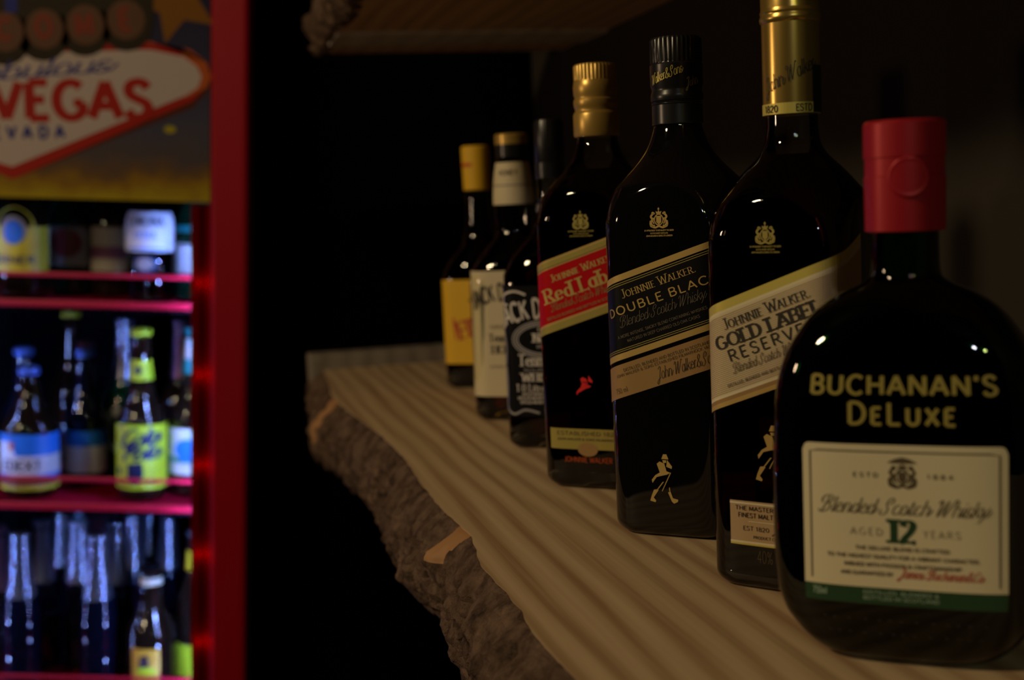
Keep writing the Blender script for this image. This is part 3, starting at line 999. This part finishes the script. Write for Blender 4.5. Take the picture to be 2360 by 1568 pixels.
L.text('WHISKEY', 0, .0565, .0060, W_, .040, 'serif', .2)
L.text('1.0 Litre 40% vol', 0, .0480, .0056, W_, .050, 'serif', .16)
for v, w_ in ((.0445, .040), (.0412, .048), (.0378, .044)):
    L.text('DISTILLED AND BOTTLED BY THE DISTILLERY', 0, v, .0022, W_, w_, wt=.2)
for s in (-1, 1):
    L.line([(s * a, b) for a, b in cm((.014, .127), (.024, .130), (.0345, .1265), (.035, .120), (.030, .119))], .0018, W_)
    L.line([(s * a, b) for a, b in cm((.036, .097), (.0335, .085), (.0345, .070))], .0016, M['greyprint'])
    L.line([(s * a, b) for a, b in cm((.0345, .068), (.034, .050), (.0355, .035), (.028, .0290), (.018, .0325), (.006, .0300))], .0018, M['greyprint'])
L.build('lettering', lb, 'white lettering and scrolls')
L = Lay(Shape(lambda th, z: interp(JD, z)).wrap(.2))
L.band(-.03, .03, .188, .204, M['blackpaper'], .0004, 30, 8)
L.text("JACK DANIEL'S", -.002, .1935, .0055, M['greyprint'], .03, wt=.18, off=.0007)
L.build('neck_label', R)

R, sp = square_bottle('whiskey_bottle', 'square whiskey bottle with plain cream label, cream neck label and thin gold cap', .0075, 1.1945, 17, JH, .039, M['glass'], M['amber'], .178, .2555, 18)
lathe('cap', [(.2440, .0148), (.2445, .0152), (.2560, .0152), (.2562, .0156), (.2650, .0156), (.2662, .0146)], [M['blackcap'], M['goldcap']], R, 96, mi=[0, 0, 0, 1, 1])
L = Lay(sp.wrap(.08))
L.band(-.053, .052, .0230, .1400, M['cream'], .0003, 60)
lb = L.build('label', R)
L = Lay(sp.wrap(.08))
L.text("JACK DANIEL'S", 0, .1130, .0150, M['ink'], .066, 'sans', .2, arch=.075)
L.text('ORIGINAL', 0, .0865, .0032, M['brownink'], .032, wt=.16)
L.text('Tennessee', 0, .0745, .0070, M['ink'], .036, 'serif', .2)
L.text('HONEY', 0, .0635, .0072, M['ink'], .032, 'serif', .2)
L.text('BLENDED WITH WHISKEY', 0, .050, .0022, M['greyink'], .036, wt=.16)
L.build('lettering', lb)
L = Lay(Shape(lambda th, z: interp(JH, z)).wrap(.2))
L.band(-.052, .052, .2005, .2395, M['cream'], .0004, 40, 14)
L.text('HONEY', 0, .2275, .0050, M['brownink'], .020, wt=.14, off=.0007)
L.band(-.052, .052, .2175, .2190, M['greyink'], .0006, 40)
L.build('neck_label', R)

R, sp = square_bottle('whiskey_bottle', 'square whiskey bottle with bright yellow label and yellow cap at the far end', -.0315, 1.4145, 17, JY, .0375, M['glass'], M['whisky'], .168, .256, 18)
lathe('cap', [(.2180, .0140), (.2185, .0148), (.2310, .0151), (.2600, .0157), (.2655, .0156), (.2668, .0145)], M['yellowpaper'], R, 64, label='yellow cap')
L = Lay(Shape(lambda th, z: .0153).wrap(.25))
L.band(-.02, .0, .2440, .2480, M['orangeink'], .0004, 20)
L.build('cap_stripe', R)
L = Lay(sp.wrap(.08))
L.band(-.050, .048, .0275, .1205, M['yellowpaper'], .0003, 60)
lb = L.build('label', R)
L = Lay(sp.wrap(.08))
L.text("JACK", .012, .098, .0160, M['ink'], .030, 'sans', .2)
L.poly([(-.021, .055), (.032, .071), (.034, .088), (-.023, .079)], M['orangeink'], .0005)
L.text('FIRE', .004, .0605, .0180, M['darkred'], .040, 'serif', .2, .29, .0007)
L.build('lettering', lb, 'red and black lettering')

# ------------------------------------------------------------ rounded green bottle in front
PW = [(0, .0300), (.002, .0345), (.006, .0410), (.012, .0465), (.02, .0520), (.031, .0550), (.05, .0562), (.075, .0562), (.095, .0556), (.1145, .0541), (.1297, .0501), (.1429, .0425), (.151, .035), (.1565, .0262), (.160, .0180), (.1628, .0146), (.168, .0138), (.19, .0135)]
PD = [(0, .0175), (.004, .0230), (.012, .0270), (.03, .0292), (.11, .0292), (.125, .0286), (.137, .0272), (.147, .0242), (.1555, .0196), (.160, .0160), (.1628, .0144), (.168, .0138), (.19, .0135)]


def rho_b(th, z):
    a, b = interp(PW, z), interp(PD, z)
    f = max(0, min(1, (.163 - z) / .03))
    n = 2 + 1.6 * f
    return 1 / ((abs(math.sin(th)) / a) ** n + (abs(math.cos(th)) / b) ** n) ** (1 / n)


sp = Shape(rho_b)
R = thing('whisky_bottle', 'dark green rounded flask whisky bottle with red foil cap and ivory label', 'bottle', (.1672, .5300, Z0 + .0002), -math.radians(22), 'whisky bottles in a row on the wooden shelf')
sp.solid('glass', zlist((0, .03, 24), (.03, .11, 12), (.11, .17, 40), (.17, .19, 4)), M['greenglass'], R, 128)
sp.solid('whisky', zlist((.004, .03, 20), (.03, .11, 10), (.11, .158, 26)), M['darkliq'], R, 96, inset=.0018)
lathe('cap', [(.1815, .0150), (.1820, .0164), (.2045, .0166), (.2048, .0162), (.2120, .0162), (.2124, .0167), (.2130, .0167), (.2262, .0167), (.2275, .0158)], M['redcap'], R, 96)
cs = Shape(lambda th, z: .0166)
f = cs.wrap(.2)
vs, fs = [], []
for i in range(9):
    for j in range(32):
        r_ = .0086 * math.cos(pi / 2 * i / 8) if i < 8 else 0.0004
        bump = .0011 if i > 1 else .0011 * i / 2
        if 2 < i:
            bump = .0008
        vs.append(f(.003 + r_ * math.cos(2 * pi * j / 32), .2040 + r_ * math.sin(2 * pi * j / 32), .0001 + bump))
for i in range(8):
    for j in range(32):
        fs.append((i * 32 + j, i * 32 + (j + 1) % 32, i * 32 + 32 + (j + 1) % 32, i * 32 + 32 + j))
fs.append(tuple(range(256, 288)))
mesh('seal', vs, fs, M['redcap'], R, True, label='round embossed seal on the cap')
L = Lay(sp.wrap(.07))


def rrect(u0, u1, v0, v1, r, n=6, low=True):
    p = []
    for cx, cy, a in ((u1 - r, v1 - r, 0), (u0 + r, v1 - r, 90), (u0 + r, v0 + r, 180), (u1 - r, v0 + r, 270)):
        if not low and a >= 180:
            p.append((u0 if a == 180 else u1, v0))
        else:
            p += [(x, y) for x, y in arc(cx, cy, r, r, a, a + 90, n)]
    return p


U = .0405
r_ = .003
L.band(-U, U, .0355, lambda u: .0957 - (r_ - math.sqrt(max(0, r_ * r_ - max(0, abs(u) - U + r_) ** 2))), M['cream2'], .0003, 80)
L.band(-U, U, .0283, .0355, M['greenink'], .0003, 80)
for pts in ([(-.0372, .038), (-.0372, .0922)] + [(-.0372 + i * .00744 * .5, .0928) for i in range(1, 20)] + [(.0372, .0922), (.0372, .038)],):
    L.line(pts, .0006, M['brownink'], .0005)
lb = L.build('label', R)
L = Lay(sp.wrap(.07))
crest(L, 0, .0780, .0118, M['brownink'], False)
L.poly([(-.006, .0885), (-.003, .0900), (0, .0908), (.003, .09), (.006, .0885), (.003, .0882), (-.003, .0882)], M['brownink'])
L.text('ESTD', -.0145, .0822, .0018, M['brownink'], .010, wt=.16, gap=.4)
L.text('1884', .0145, .0822, .0018, M['brownink'], .010, wt=.16, gap=.4)
L.text('Blended Scotch Whisky', -.0015, .0668, .0066, M['brownink'], .066, 'script', .085)
L.text('12', -.0005, .0555, .0088, M['greenink'], .0108, 'serif', .3)
L.text('AGED', -.0145, .0578, .0030, M['greyink'], .0130, wt=.11, gap=.3)
L.text('YEARS', .0150, .0578, .0030, M['greyink'], .0145, wt=.11, gap=.3)
for t, v, w_ in (('THE DELUXE BLEND IS CRAFTED', .0516, .037), ('TO THE HIGHEST QUALITY FOR A VIBRANT CHARACTER,', .0480, .060), ('IMBUED WITH PASSION & CRAFTSMANSHIP', .0445, .046)):
    L.text(t, -.0005, v, .0015, M['brownink'], w_, wt=.2)
L.text('AND GUARANTEED BY', -.0145, .0408, .0015, M['brownink'], .021, wt=.2)
L.text('James Buchanan&Co', .0140, .0403, .0040, M['darkred'], .032, 'script', .13)
L.text('DISTILLED, BLENDED &', -.001, .0328, .0014, M['paleg'], .030, wt=.2)
L.text('BOTTLED IN SCOTLAND', -.001, .0304, .0014, M['paleg'], .030, wt=.2)
L.text('750ml', -.0340, .0312, .0028, M['paleg'], .006, wt=.2)
L.build('lettering', lb)
L = Lay(sp.wrap(.07))
L.text("BUCHANAN'S", .0, .1166, .0075, M['olive'], .074, 'sans', .185, gap=.16)
L.text('DeLuxe', -.0003, .1043, .0088, M['olive'], .042, 'sans', .17, gap=.2, cap=.76)
L.build('brand_lettering', R, 'gold lettering printed on the glass')
L = Lay(sp.wrap(.07))
for k in range(2):
    for i in range(13):
        L.disc(-.033 + i * .0055 + .0012 * math.sin(i * 5 + k), .0215 - .006 * k, .0009, .0007, M['blackcap'], .0002, 8)
L.build('foot_embossing', R)

# ------------------------------------------------------------ drinks cooler
CX, CY, TH = -.762, 1.75, .072
K = thing('drinks_cooler', 'red upright drinks cooler with a city sign poster over lit shelves of bottles', 'drinks cooler', (CX, CY, 0))
K.rotation_euler = (0, TH, 0)
KM = Matrix.Translation((CX, CY, 0)) @ Matrix.Rotation(TH, 4, 'Y')
HW = .306
for nm, a in (('side_panel', (-HW, -HW + .03, .04, .62, .0, 1.95)), ('side_panel', (HW - .03, HW, .04, .62, .0, 1.95)), ('top_panel', (-HW + .03, HW - .03, .04, .62, 1.91, 1.95)), ('base_panel', (-HW + .03, HW - .03, .04, .62, .0, .12))):
    box(nm, *a, M['liner'], K, .004)
box('liner_back', -HW + .03, HW - .03, .57, .62, .12, 1.91, M['liner'], K)
for nm, a in (('door_post', (-HW, -.254, 0, .04, .0, 1.95)), ('door_post', (.254, HW, 0, .04, .0, 1.95)), ('door_rail', (-.254, .254, 0, .04, .0, .16)), ('door_rail', (-.254, .254, 0, .04, 1.90, 1.95))):
    box(nm, *a, M['redpaint'], K, .006)
box('header_panel', -.254, .254, .004, .036, 1.395, 1.90, M['p_dark'], K)
box('glass_pane', -.2535, .2535, -.003, -.001, .16, 1.393, M['pane'], K)
for s in (-1, 1):
    prism('door_liner', [(s * .2535, .165), (s * .2535, 1.39), (s * .2515, 1.39), (s * .2515, .165)], .012, .04, M['redpaint'], K)
    vs = [(s * .252, .008, .165), (s * .252, .008, 1.39), (s * .2385, .016, 1.39), (s * .2385, .016, .165), (s * .252, .030, .165), (s * .252, .030, 1.39), (s * .2385, .018, 1.39), (s * .2385, .018, .165)]
    mesh('lamp_cheek', vs, [(0, 1, 2, 3), (4, 7, 6, 5), (0, 4, 5, 1), (3, 2, 6, 7), (1, 5, 6, 2), (0, 3, 7, 4)], M['redmatte'], K, False)
    st = box('led_strip', s * .2310 - .003, s * .2310 + .003, .0105, .013, .165, 1.39, M['channel'], K)
    vs, fs = [], []
    for i in range(35):
        z = .18 + i * .035
        b = len(vs)
        x0, x1 = s * .2310 - .0022, s * .2310 + .0022
        for zz in (z - .0022, z + .0022):
            vs += [(x0, .0131, zz), (x1, .0131, zz), (x1, .0152, zz), (x0, .0152, zz)]
        fs += [tuple(b + i_ for i_ in f_) for f_ in ((0, 1, 2, 3), (7, 6, 5, 4), (0, 4, 5, 1), (1, 5, 6, 2), (2, 6, 7, 3), (3, 7, 4, 0))]
    o = mesh('led_row', vs, fs, M['led'], st, False)
    o['kind'] = 'stuff'
    # cover strip hides the LEDs; unseen red lights added for the cheek's glow spots
    for i in range(9):
        l = lamp('added_red_glow', 'POINT', (s * .2420, .0015, .246 + i * .1295), .010, (1, .012, .008), .003)
        l.parent = st
    vs, fs = [], []
    zz = [.165, 1.39]
    for i in range(len(zz) - 1):
        xo = .2390
        yb = .0165
        b = len(vs)
        for z in (zz[i], zz[i + 1]):
            vs += [(s * .2265, .007, z), (s * xo, .007, z), (s * xo, yb, z), (s * .2372, yb, z), (s * .2372, .0095, z), (s * .2265, .0095, z)]
        fs += [tuple(b + q for q in f_) for f_ in ((0, 1, 7, 6), (1, 2, 8, 7), (2, 3, 9, 8), (3, 4, 10, 9), (4, 5, 11, 10), (5, 0, 6, 11), (0, 5, 4, 3, 2, 1), (6, 7, 8, 9, 10, 11))]
    mesh('lamp_cover', vs, fs, M['redmatte'], st, False)
for z in (.652, .950, 1.246):
    t = box('shelf', -.236, .236, .05, .55, z - .012, z - .008, M['liner'], K)
    for i in range(34):
        pass
    vs, fs = [], []
    for i in range(42):
        x = -.2325 + i * .0113
        b = len(vs)
        for yy in (.05, .55):
            vs += [(x - .0012, yy, z - .0085), (x + .0012, yy, z - .0085), (x + .0012, yy, z - .0005), (x - .0012, yy, z - .0005)]
        fs += [tuple(b + q for q in f_) for f_ in ((0, 1, 5, 4), (1, 2, 6, 5), (2, 3, 7, 6), (3, 0, 4, 7), (3, 2, 1, 0), (4, 5, 6, 7))]
    mesh('wire_deck', vs, fs, M['redplastic'], t, False)
    box('front_rail', -.238, .238, .044, .05, z - .006, z + .003, M['redplastic'], t, .001)
    box('guard_rail', -.238, .238, .0425, .0450, z + .037, z + .043, M['redplastic'], t, .001)

# poster on the header: artwork units of 0.589 mm from the frame's top left
PU = .000589


def pf(u, v, off=0.):
    return (-.033 + u * PU, .0038 - off * .6, 1.662 - v * PU)


pm = mat('poster_dusk_sky', (.1, .1, .2), .5, spec=.04)
nt = pm.node_tree
tc = N(nt, 'ShaderNodeTexCoord')
sx = N(nt, 'ShaderNodeSeparateXYZ')
nt.links.new(tc.outputs['Object'], sx.inputs[0])
mr = N(nt, 'ShaderNodeMapRange')
mr.inputs['From Min'].default_value = 1.395
mr.inputs['From Max'].default_value = 1.70
nz = N(nt, 'ShaderNodeTexNoise')
nz.inputs['Scale'].default_value = 25
nt.links.new(tc.outputs['Object'], nz.inputs[0])
ma = N(nt, 'ShaderNodeMath', operation='MULTIPLY_ADD')
nt.links.new(nz.outputs[0], ma.inputs[0])
ma.inputs[1].default_value = .05
nt.links.new(sx.outputs['Z'], ma.inputs[2])
sb = N(nt, 'ShaderNodeMath', operation='SUBTRACT')
nt.links.new(ma.outputs[0], sb.inputs[0])
sb.inputs[1].default_value = .025
nt.links.new(sb.outputs[0], mr.inputs[0])
rp = ramp(nt, [(0, (.34, .25, .015)), (.07, (.24, .13, .015)), (.12, (.13, .07, .03)), (.2, (.075, .058, .062)), (.35, (.055, .052, .085)), (.7, (.028, .025, .055)), (1, (.018, .016, .04))])
nt.links.new(mr.outputs[0], rp.inputs[0])
nt.links.new(rp.outputs[0], nt.nodes['Principled BSDF'].inputs['Base Color'])
L = Lay(pf)
L.face([(-374, 455), (486, 455), (486, -400), (-374, -400)], pm, .0002)
P = M
out = [(-374, 215), (-374, 140), (-330, 105), (350, 88), (440, 104), (478, 132), (489, 165), (480, 200), (445, 237), (25, 413), (-374, 250)]
L.face(out, P['p_shade'], .0006)
L.face([(a, b - 16) if 190 < b < 410 and a > 15 else (a, b) for a, b in out], P['p_red'], .001)
L.face([(320, 88), (350, 88), (440, 104), (478, 132), (489, 165), (478, 190), (440, 210), (420, 215), (420, 100)], P['p_orange'], .0014)
L.face([(-360, 205), (-360, 145), (330, 107), (350, 107), (424, 120), (456, 142), (467, 165), (458, 190), (432, 208), (25, 384), (0, 378), (-360, 235)], P['p_white'], .0018)
for cx, cy in ((-370, 105), (-275, 120), (-180, 120), (-85, 112), (10, 88), (100, 76), (195, 62), (292, 48)):
    L.disc(cx, cy, 62, 64, P['p_dark'], .0022)
L.face([(-374, 80), (-374, -60), (355, -60), (355, 40), (300, 70)], P['p_dark'], .0021)
for cx, cy, ch in ((-180, 105, 'W'), (-85, 92, 'L'), (12, 75, 'C'), (104, 66, 'O'), (198, 54, 'M'), (292, 40, 'E')):
    L.disc(cx, cy, 44, 46, P['p_brown'], .0026)
L.poly([(math.cos(pi / 2 + i * pi / 5) * (105 if i % 2 == 0 else 50), math.sin(pi / 2 + i * pi / 5) * (105 if i % 2 == 0 else 50)) for i in range(10)], P['p_star'], .0010, (408, -10), 1, .25)
L.disc(393, 288, 14, 9, P['p_yellow'], .0010)
L.face([(14, 30), (42, 30), (42, -60), (14, -60)], P['p_blue'], .0026)
ps = L.build('poster', K)
L = Lay(lambda u, v, off=0.: pf(u, -v, off))
for cx, cy, ch, r_ in ((12, 92, 'C', .06), (104, 84, 'O', .08), (198, 76, 'M', .1), (292, 62, 'E', .1)):
    L.text(ch, cx, -cy, 46, P['p_rust'], None, 'sans', .26, r_, .0030)
L.text('Welcome', -250, -140, 46, P['p_rust'], None, 'sans', .26, .05, .0030)
L.text('fabulous', 80, -176, 40, P['p_blue'], 330, 'script', .17, .10, .0022)
L.text('LAS VEGAS', 40, -272, 82, P['p_red'], 620, 'sans', .25, .033, .0022, gap=.12)
L.text('NEVADA', 45, -318, 27, P['p_blue'], 205, 'sans', .27, .045, .0022, gap=.6)
L.build('lettering', ps, 'sign lettering')

# bottles in the cooler
STUB = [(0, .034), (.004, .039), (.012, .041), (.098, .041), (.108, .039), (.125, .028), (.14, .0205), (.16, .0155), (.18, .0125), (.19, .0128)]
LONG = [(0, .030), (.004, .035), (.012, .0365), (.112, .0365), (.125, .034), (.142, .026), (.155, .0205), (.18, .0165), (.22, .0135), (.252, .0125)]
LONGC = [(0, .023), (.004, .0262), (.012, .027), (.11, .027), (.125, .0255), (.15, .0200), (.17, .0165), (.2, .0140), (.215, .0132), (.235, .0128)]
LONGB = [(0, .026), (.004, .030), (.012, .031), (.11, .031), (.125, .029), (.15, .0205), (.17, .0165), (.2, .0140), (.215, .0132), (.235, .0128)]

LONGD = [(z * .885, r) for z, r in LONGB]


def beer(label, x, y, z, prof, gl, capm, parts, name='beer_bottle', group='bottles on the cooler shelves', top=None, yaw=0.):
    """parts: (kind, material, z0, z1[, halfwidth]) with heights above the bottle's foot"""
    p = KM @ Vector((x * 1.0108 - .0082, y + .02, z + .0003))
    R = thing(name, label, 'bottle', p, 0, group)
    R.rotation_euler = (0, TH, yaw)
    H = prof[-1][0]
    sp = Shape(lambda th, zz: interp(prof, zz))
    zs = zlist((0, .012, 5), (.012, prof[3][0], 2), (prof[3][0], H - .006, 22), (H - .006, H - .001, 2))
    sp.solid('glass', zs, gl, R, 32)
    lathe('cap', [(H - .009, .0138), (H - .006, .0152), (H + .001, .0146), (H + .003, .011)], capm, R, 42, (H - .0095, H + .0005, 21, .0008))
    for q in parts:
        k, m_, a, b = q[:4]
        zr = (a + b) / 2
        if k == 'foil':
            n = 8
            lathe('neck_foil', [(a + (b - a) * i / n, interp(prof, a + (b - a) * i / n) + .0006) for i in range(n + 1)], m_, R, 32)
        else:
            hw = q[4] if len(q) > 4 else prof[3][1] * 2.2
            L = Lay(sp.wrap(zr), .003)
            L.band(-hw, hw, a, b, m_, .0004, 32, 6)
            if len(q) > 5:
                q[5](L)
            L.build(k, R)
    return R


def blue_art(L):
    L.band(-.09, .09, .036, .064, M['whitel'], .0007, 30)
    L.band(-.09, .09, .020, .030, M['redbr'], .0007, 30)
    L.band(-.09, .09, .013, .0195, M['yell'], .0006, 30)
    L.poly([(-.04, .062), (-.04, .085), (-.014, .085), (-.006, .064)], M['whitel'], .0008)
    L.disc(-.013, .079, .004, .006, M['orangeink'], .0010)
    L.text('EDEXT', .001, .043, .014, M['navy'], .058, 'sans', .2, off=.0010)


def yellow_art(L):
    L.text('Cola', .002, .084, .024, M['navy'], .056, 'script', .26, .08, .0008)
    L.text('Pola', .003, .062, .022, M['navy'], .056, 'script', .26, .08, .0008)
    L.poly([(-.012, .056), (.010, .058), (.012, .040), (.004, .024), (-.006, .024), (-.012, .036)], M['navy'], .0008)
    L.disc(-.028, .044, .005, .006, M['navy'], .0008)
    L.band(-.09, .09, .024, .026, M['redbr'], .0008, 30)


def eagle_art(L):
    L.disc(0, .100, .032, .034, M['yell'], .0006, 28)
    L.disc(0, .100, .020, .021, M['tan'], .0008, 28)
    L.disc(.001, .097, .014, .017, M['bluel'], .0010, 24)
    L.text('ERNER', .0, .052, .010, M['navy'], .06, 'sans', .25, off=.0008)


def crown_art(L):
    L.text('CORONA', 0, .112, .012, M['navy'], .056, 'serif', .2, off=.0008)
    L.text('EXTRA', 0, .094, .008, M['bluel'], .032, 'serif', .2, off=.0008)
    L.disc(0, .055, .020, .014, M['navy'], .0006, 24)
    L.disc(0, .056, .012, .009, M['greyprint'], .0008, 20)
    L.band(-.03, .03, .0765, .079, M['bluel'], .0007, 20)


def right_art(L):
    L.disc(0, .072, .022, .016, M['bluel'], .0007)
    L.band(-.08, .08, .052, .060, M['teal'], .0007, 30)


def small_label(t):
    return lambda L: L.text(t, 0, .05, .012, M['navy'], .04, 'sans', .2, off=.0008)


def c_art(L):
    L.line([(a, b) for a, b in arc(0, .08, .020, .030, 60, 300, 16)], .013, M['greyprint'], .0008)


Y1, Y2, Y3, Y4 = .095, .178, .262, .345
s1, s2, s3 = 1.246, .950, .652
beer('dark bottle with yellow label and round blue emblem on upper cooler shelf', -.040, Y1, s1, LONG, M['brown'], M['yell'], [('label', M['yell'], .040, .105, .062, eagle_art)])
beer('clear bottle with white crown label on the upper cooler shelf', .148, Y1, s1, LONG, M['lager'], M['yell'], [('label', M['whitel'], .074, .131, .048, crown_art)])
beer('green bottle at the right end of the upper cooler shelf', .2030, Y1 + .045, s1, LONGB, M['greenb'], M['silver'], [('label', M['whitel'], .040, .085, .05), ('shoulder_label', M['teal'], .102, .112, .03)])
beer('dim bottle with red round emblem behind the yellow label bottle', .001, Y2, s1, LONGB, M['greenb'], M['redplastic'], [('label', M['greyprint'], .045, .105, .05, lambda L: L.disc(.004, .080, .024, .022, M['maroon'], .0008))])
beer('dim bottle with beige label and purple band on upper cooler shelf', .065, Y2, s1, LONGB, M['brown'], M['tan'], [('label', M['beige'], .038, .106, .06, lambda L: L.band(-.06, .06, .058, .076, M['purple'], .0008, 24))])
beer('unlabelled dark bottle behind the white crown label bottle', .115, Y3, s1, LONG, M['brown'], M['tan'], [])
# middle shelf
beer('stubby brown bottle with blue and white label and blue cap', -.033, Y1, s2, STUB, M['brown'], M['bluecap'], [('label', M['bluel'], .013, .096, .085, blue_art)])
beer('tall brown bottle with lime yellow label and lime cap', .133, Y1, s2, LONG, M['brown'], M['lime'], [('label', M['lime'], .018, .114, .075, yellow_art), ('neck_label', M['lime'], .178, .208, .036, lambda L: L.disc(-.001, .193, .005, .007, M['navy'], .0008))], top=None)
beer('bottle with teal and white neck foil at right end of middle cooler shelf', .2010, Y1 + .036, s2, LONG, M['brown'], M['teal'], [('foil', M['teal'], .185, .207), ('neck_label', M['whitel'], .207, .238, .04), ('label', M['whitel'], .034, .104, .07, right_art)])
beer('dim bottle with sky blue label between the two bright labelled bottles', .022, Y2, s2, LONGD, M['blueb'], M['bluecap'], [('label', M['whitel'], .020, .085, .05, lambda L: L.band(-.05, .05, .062, .086, M['bluel'], .0008, 24))])
beer('green bottle with tall silver neck foil left of the lime labelled bottle', .066, Y2 + .058, s2, LONG, M['greenb'], M['silver'], [('foil', M['silver'], .160, .244), ('label', M['greenb'], .03, .115, .06, c_art)])
beer('bottle with mauve neck foil behind the lime labelled bottle', .150, Y3, s2, LONG, M['brown'], M['pinkfoil'], [('foil', M['pinkfoil'], .160, .244)])
beer('blue capped bottle behind the stubby bottle, left one', -.072, Y2, s2, LONGD, M['blueb'], M['bluecap'], [])
beer('pink capped bottle peeking out behind the stubby bottle', -.012, Y3 + .024, s2, LONGD, M['brown'], M['pinkfoil'], [])
beer('yellow capped bottle deep in the middle cooler shelf', -.055, Y4, s2, LONG, M['brown'], M['yell'], [])
# lower shelf
FO = [('foil', M['silver'], .140, .222)]
beer('dark bottle with silver neck foil, front of lower shelf near frame edge', -.050, Y1, s3, LONGC, M['blueb'], M['silver'], FO)
beer('dark bottle with silver neck foil, front of lower shelf beside the orange labelled bottle', .066, Y1, s3, LONGC, M['blueb'], M['silver'], FO)
SH = [(0, .030), (.004, .035), (.012, .0365), (.092, .0365), (.1, .034), (.115, .026), (.13, .0195), (.16, .0165), (.178, .0150), (.192, .0135)]
beer('dark bottle with cream collar and orange square label on lower shelf', .146, Y1, s3, SH, M['brown'], M['liner'], [('neck_ring', M['cream2'], .164, .174, .05), ('label', M['orange'], -.0 + .012, .072, .022, lambda L: (L.poly([(-.008, .06), (.004, .064), (.008, .045), (-.010, .042)], M['silver'], .0008), L.band(-.014, .016, .032, .043, M['lime'], .0007, 12))), ('side_label', M['tan'], .012, .060, .0)])
beer('bottle with lime oval label at right end of lower cooler shelf', .2030, Y1 + .044, s3, LONGB, M['brown'], M['silver'], [('foil', M['yell'], .175, .205), ('label', M['lime'], .010, .062, .04)])
rows = [(-.047, Y2, 'silver'), (.010, Y2, 'silver'), (.067, Y2, 'silver'), (-.044, Y3, 'silver'), (.013, Y3, 'pinkfoil'), (.070, Y3, 'silver'), (-.040, Y4, 'silver'), (.016, Y4, 'silver'), (.073, Y4, 'silver'), (.128, Y3, 'silver')]
words = {Y2: 'second', Y3: 'third', Y4: 'fourth'}
for x, y, f_ in rows:
    col = 'frame edge' if x < -.03 else ('middle' if x < .03 else ('cream collar' if x < .1 else 'dark gap'))
    txt = {'frame edge': 'in the file nearest the frame edge', 'middle': 'in the middle file', 'cream collar': 'in the file beside the cream collared bottle', 'dark gap': 'set apart behind the cream collared bottle'}[col]
    beer('%s foil necked bottle, %s from the front %s' % ('silver' if f_ == 'silver' else 'pink', words[y], txt), x, y, s3, LONGC, M['blueb'], M[f_], [('foil', M[f_], .140, .222)])
beer('bottle with pink neck foil cut by the frame edge on lower shelf', -.099, Y1 + .036, s3, LONGC, M['brown'], M['pinkfoil'], [('foil', M['pinkfoil'], .140, .222)])
